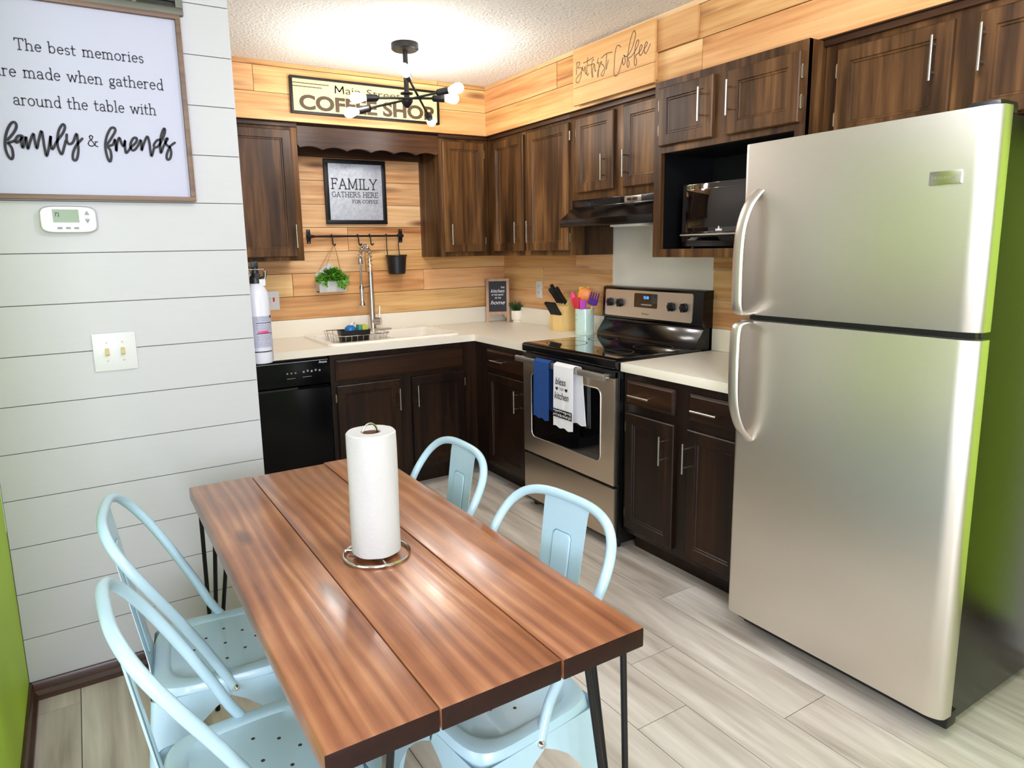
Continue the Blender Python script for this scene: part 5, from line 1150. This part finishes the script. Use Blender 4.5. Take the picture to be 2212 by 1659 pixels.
# knife block, faces the room
kx0, kx1 = .772, .895
t = thing('knife_block', 'pale wooden knife block on the worktop beside the mint utensil crock', 'knife block', ((kx0+kx1)/2, -.10, CT), 'right')
bp_ = [(-.040, CT), (-.155, CT), (-.155, CT+.105), (-.138, CT+.105), (-.098, CT+.155), (-.112, CT+.168), (-.075, CT+.212), (-.040, CT+.200)]
part(t, 'block', MB().prism(bp_, 0, kx0, kx1), M['bamboo'], .003)
def knife(x, y, z, ln, wd, th, lb, d=(-.56, .83)):
    mb = MB(); d3 = Vector((0, d[0], d[1])); n3 = Vector((0, -d[1], d[0])); rows = []
    for s, w_ in ((-.02, .5), (0, .85), (.12, .95), (.4, .9), (.7, .95), (.92, 1.1), (1.0, .85)):
        c = Vector((x, y, z))+d3*(ln*s)
        rows.append([tuple(c+Vector((1, 0, 0))*(th/2*math.cos(2*PI*j/12))+n3*(wd/2*w_*math.sin(2*PI*j/12))) for j in range(12)])
    mb.grid(rows, True); mb.add(rows[0], [tuple(range(11, -1, -1))]); mb.add(rows[-1], [tuple(range(12))])
    return single('kitchen_knife', mb, M['blackp'], lb, 'knife', (x, y, z), 'right', 'black handled knives in the block')
steak = 'short black steak knife handle in the lower row of the knife block'
for i in range(6): knife(kx0+.015+i*.0186, -.148+.0, CT+.103, .095, .020, .0125, steak)
for (x, ln, wd, lb) in ((.790, .115, .022, 'slim black knife handle in the upper row of the block, farthest from the crock'), (.812, .125, .022, 'long slim black knife handle second from the outlet side in the upper row'), (.836, .150, .026, 'longest black knife handle rising highest from the block'), (.872, .130, .030, 'broad black knife handle in the upper row nearest the crock')):
    knife(x, -.100, CT+.172, ln, wd, .016, lb, (-.60, .80))
# utensil crock and utensils
ux, uy = 1.098, -.135
t = thing('utensil_crock', 'mint green ceramic crock holding colourful cooking utensils beside the stove', 'crock', (ux, uy, CT), 'right')
part(t, 'pot', MB().lathe([(.0, CT), (.052, CT), (.055, CT+.004), (.0565, CT+.155), (.0560, CT+.159), (.052, CT+.159), (.051, CT+.02), (.0, CT+.012)], (ux, uy, 0), seg=40, caps=False), M['mint'])
mb = MB(); q = text_mb('TOOLS', .016, lambda a, b, h: (0, 0, 0), width=.04)
def onp(s, z): a = s/.0563; return (ux+.0568*math.sin(a-.25), uy-.0568*math.cos(a-.25), z)
q = text_mb('UTENSILS', .016, lambda a, b, h: onp(a-.025, CT+.118+b), width=.042); mb.add(q.v, q.f)
mb.tube([onp(-.020+.036*i/12, CT+.100-.010*math.sin(PI*i/12)) for i in range(13)], .0012, 6)
part(t, 'embossed_lettering', mb, M['greyink'], smooth=False)
def utensil(name, lb, hx, hy, tx_, ty_, tz_, mat, head, stickmat=None):
    b0 = Vector((ux+hx, uy+hy, CT+.03)); t1 = Vector((ux+tx_, uy+ty_, CT+tz_))
    t = thing(name, lb, 'utensil', tuple(b0), 'right', 'utensils in the mint crock')
    part(t, 'handle', MB().tube([b0, b0.lerp(t1, .5), t1], [.005, .0055, .006], 8), M[stickmat or 'bamboo'])
    part(t, 'head', head(t1, (t1-b0).normalized()), M[mat]); return t
def paddle(w, ln, th=.006, kind='round', face=Vector((.78, -.63, 0))):
    def f(p, d):
        s = d.cross(face).normalized(); n = s.cross(d); mb = MB(); rows = []
        shp = {'round': [(0, .25), (.15, .75), (.4, 1), (.7, .95), (.9, .65), (1, .15)], 'square': [(0, .35), (.12, .85), (.25, 1), (.97, 1), (1, .92)], 'slim': [(0, .4), (.25, .8), (.55, 1), (.85, .8), (1, .2)]}[kind]
        for h, k in shp:
            c = p+d*(ln*h); rows.append([tuple(c+s*(w/2*k*math.cos(2*PI*j/16))+n*(th/2*math.sin(2*PI*j/16)+.012*math.sin(PI*h)*(1 if kind == 'round' else 0))) for j in range(16)])
        mb.grid(rows, True); mb.add(rows[0], [tuple(range(15, -1, -1))]); mb.add(rows[-1], [tuple(range(16))]); return mb
    return f
def fork(p, d):
    s = d.cross(Vector((.78, -.63, 0))).normalized(); mb = paddle(.055, .040, .006, 'square')(p, d)
    for k in range(4): a = p+d*.036+s*(-.022+.0147*k); mb.tube([a, a+d*.045], [.0045, .0035], 8)
    return mb
utensil('silicone_spoon', 'pink silicone spoon leaning toward the knife block in the mint crock', -.020, -.01, -.060, -.020, .165, 'pink', paddle(.038, .095, .012, 'slim'))
utensil('silicone_spatula', 'red silicone spatula at the front of the mint crock', -.012, -.02, -.010, -.036, .155, 'red', paddle(.058, .072, .007, 'square'))
utensil('silicone_spatula', 'yellow silicone turner behind the orange spoon in the mint crock', -.01, .01, -.022, .016, .185, 'yellow', paddle(.062, .10, .006, 'square'))
utensil('silicone_spoon', 'big orange silicone spoon standing highest in the mint crock', 0, 0, .006, .0, .188, 'orange', paddle(.092, .098, .02, 'round'))
utensil('slotted_turner', 'purple slotted silicone turner leaning toward the stove in the mint crock', .015, .0, .066, .004, .180, 'purple', fork)
utensil('silicone_brush', 'small magenta silicone brush at the stove side of the mint crock', .015, -.02, .032, -.036, .150, 'magenta', paddle(.038, .066, .012, 'square'))
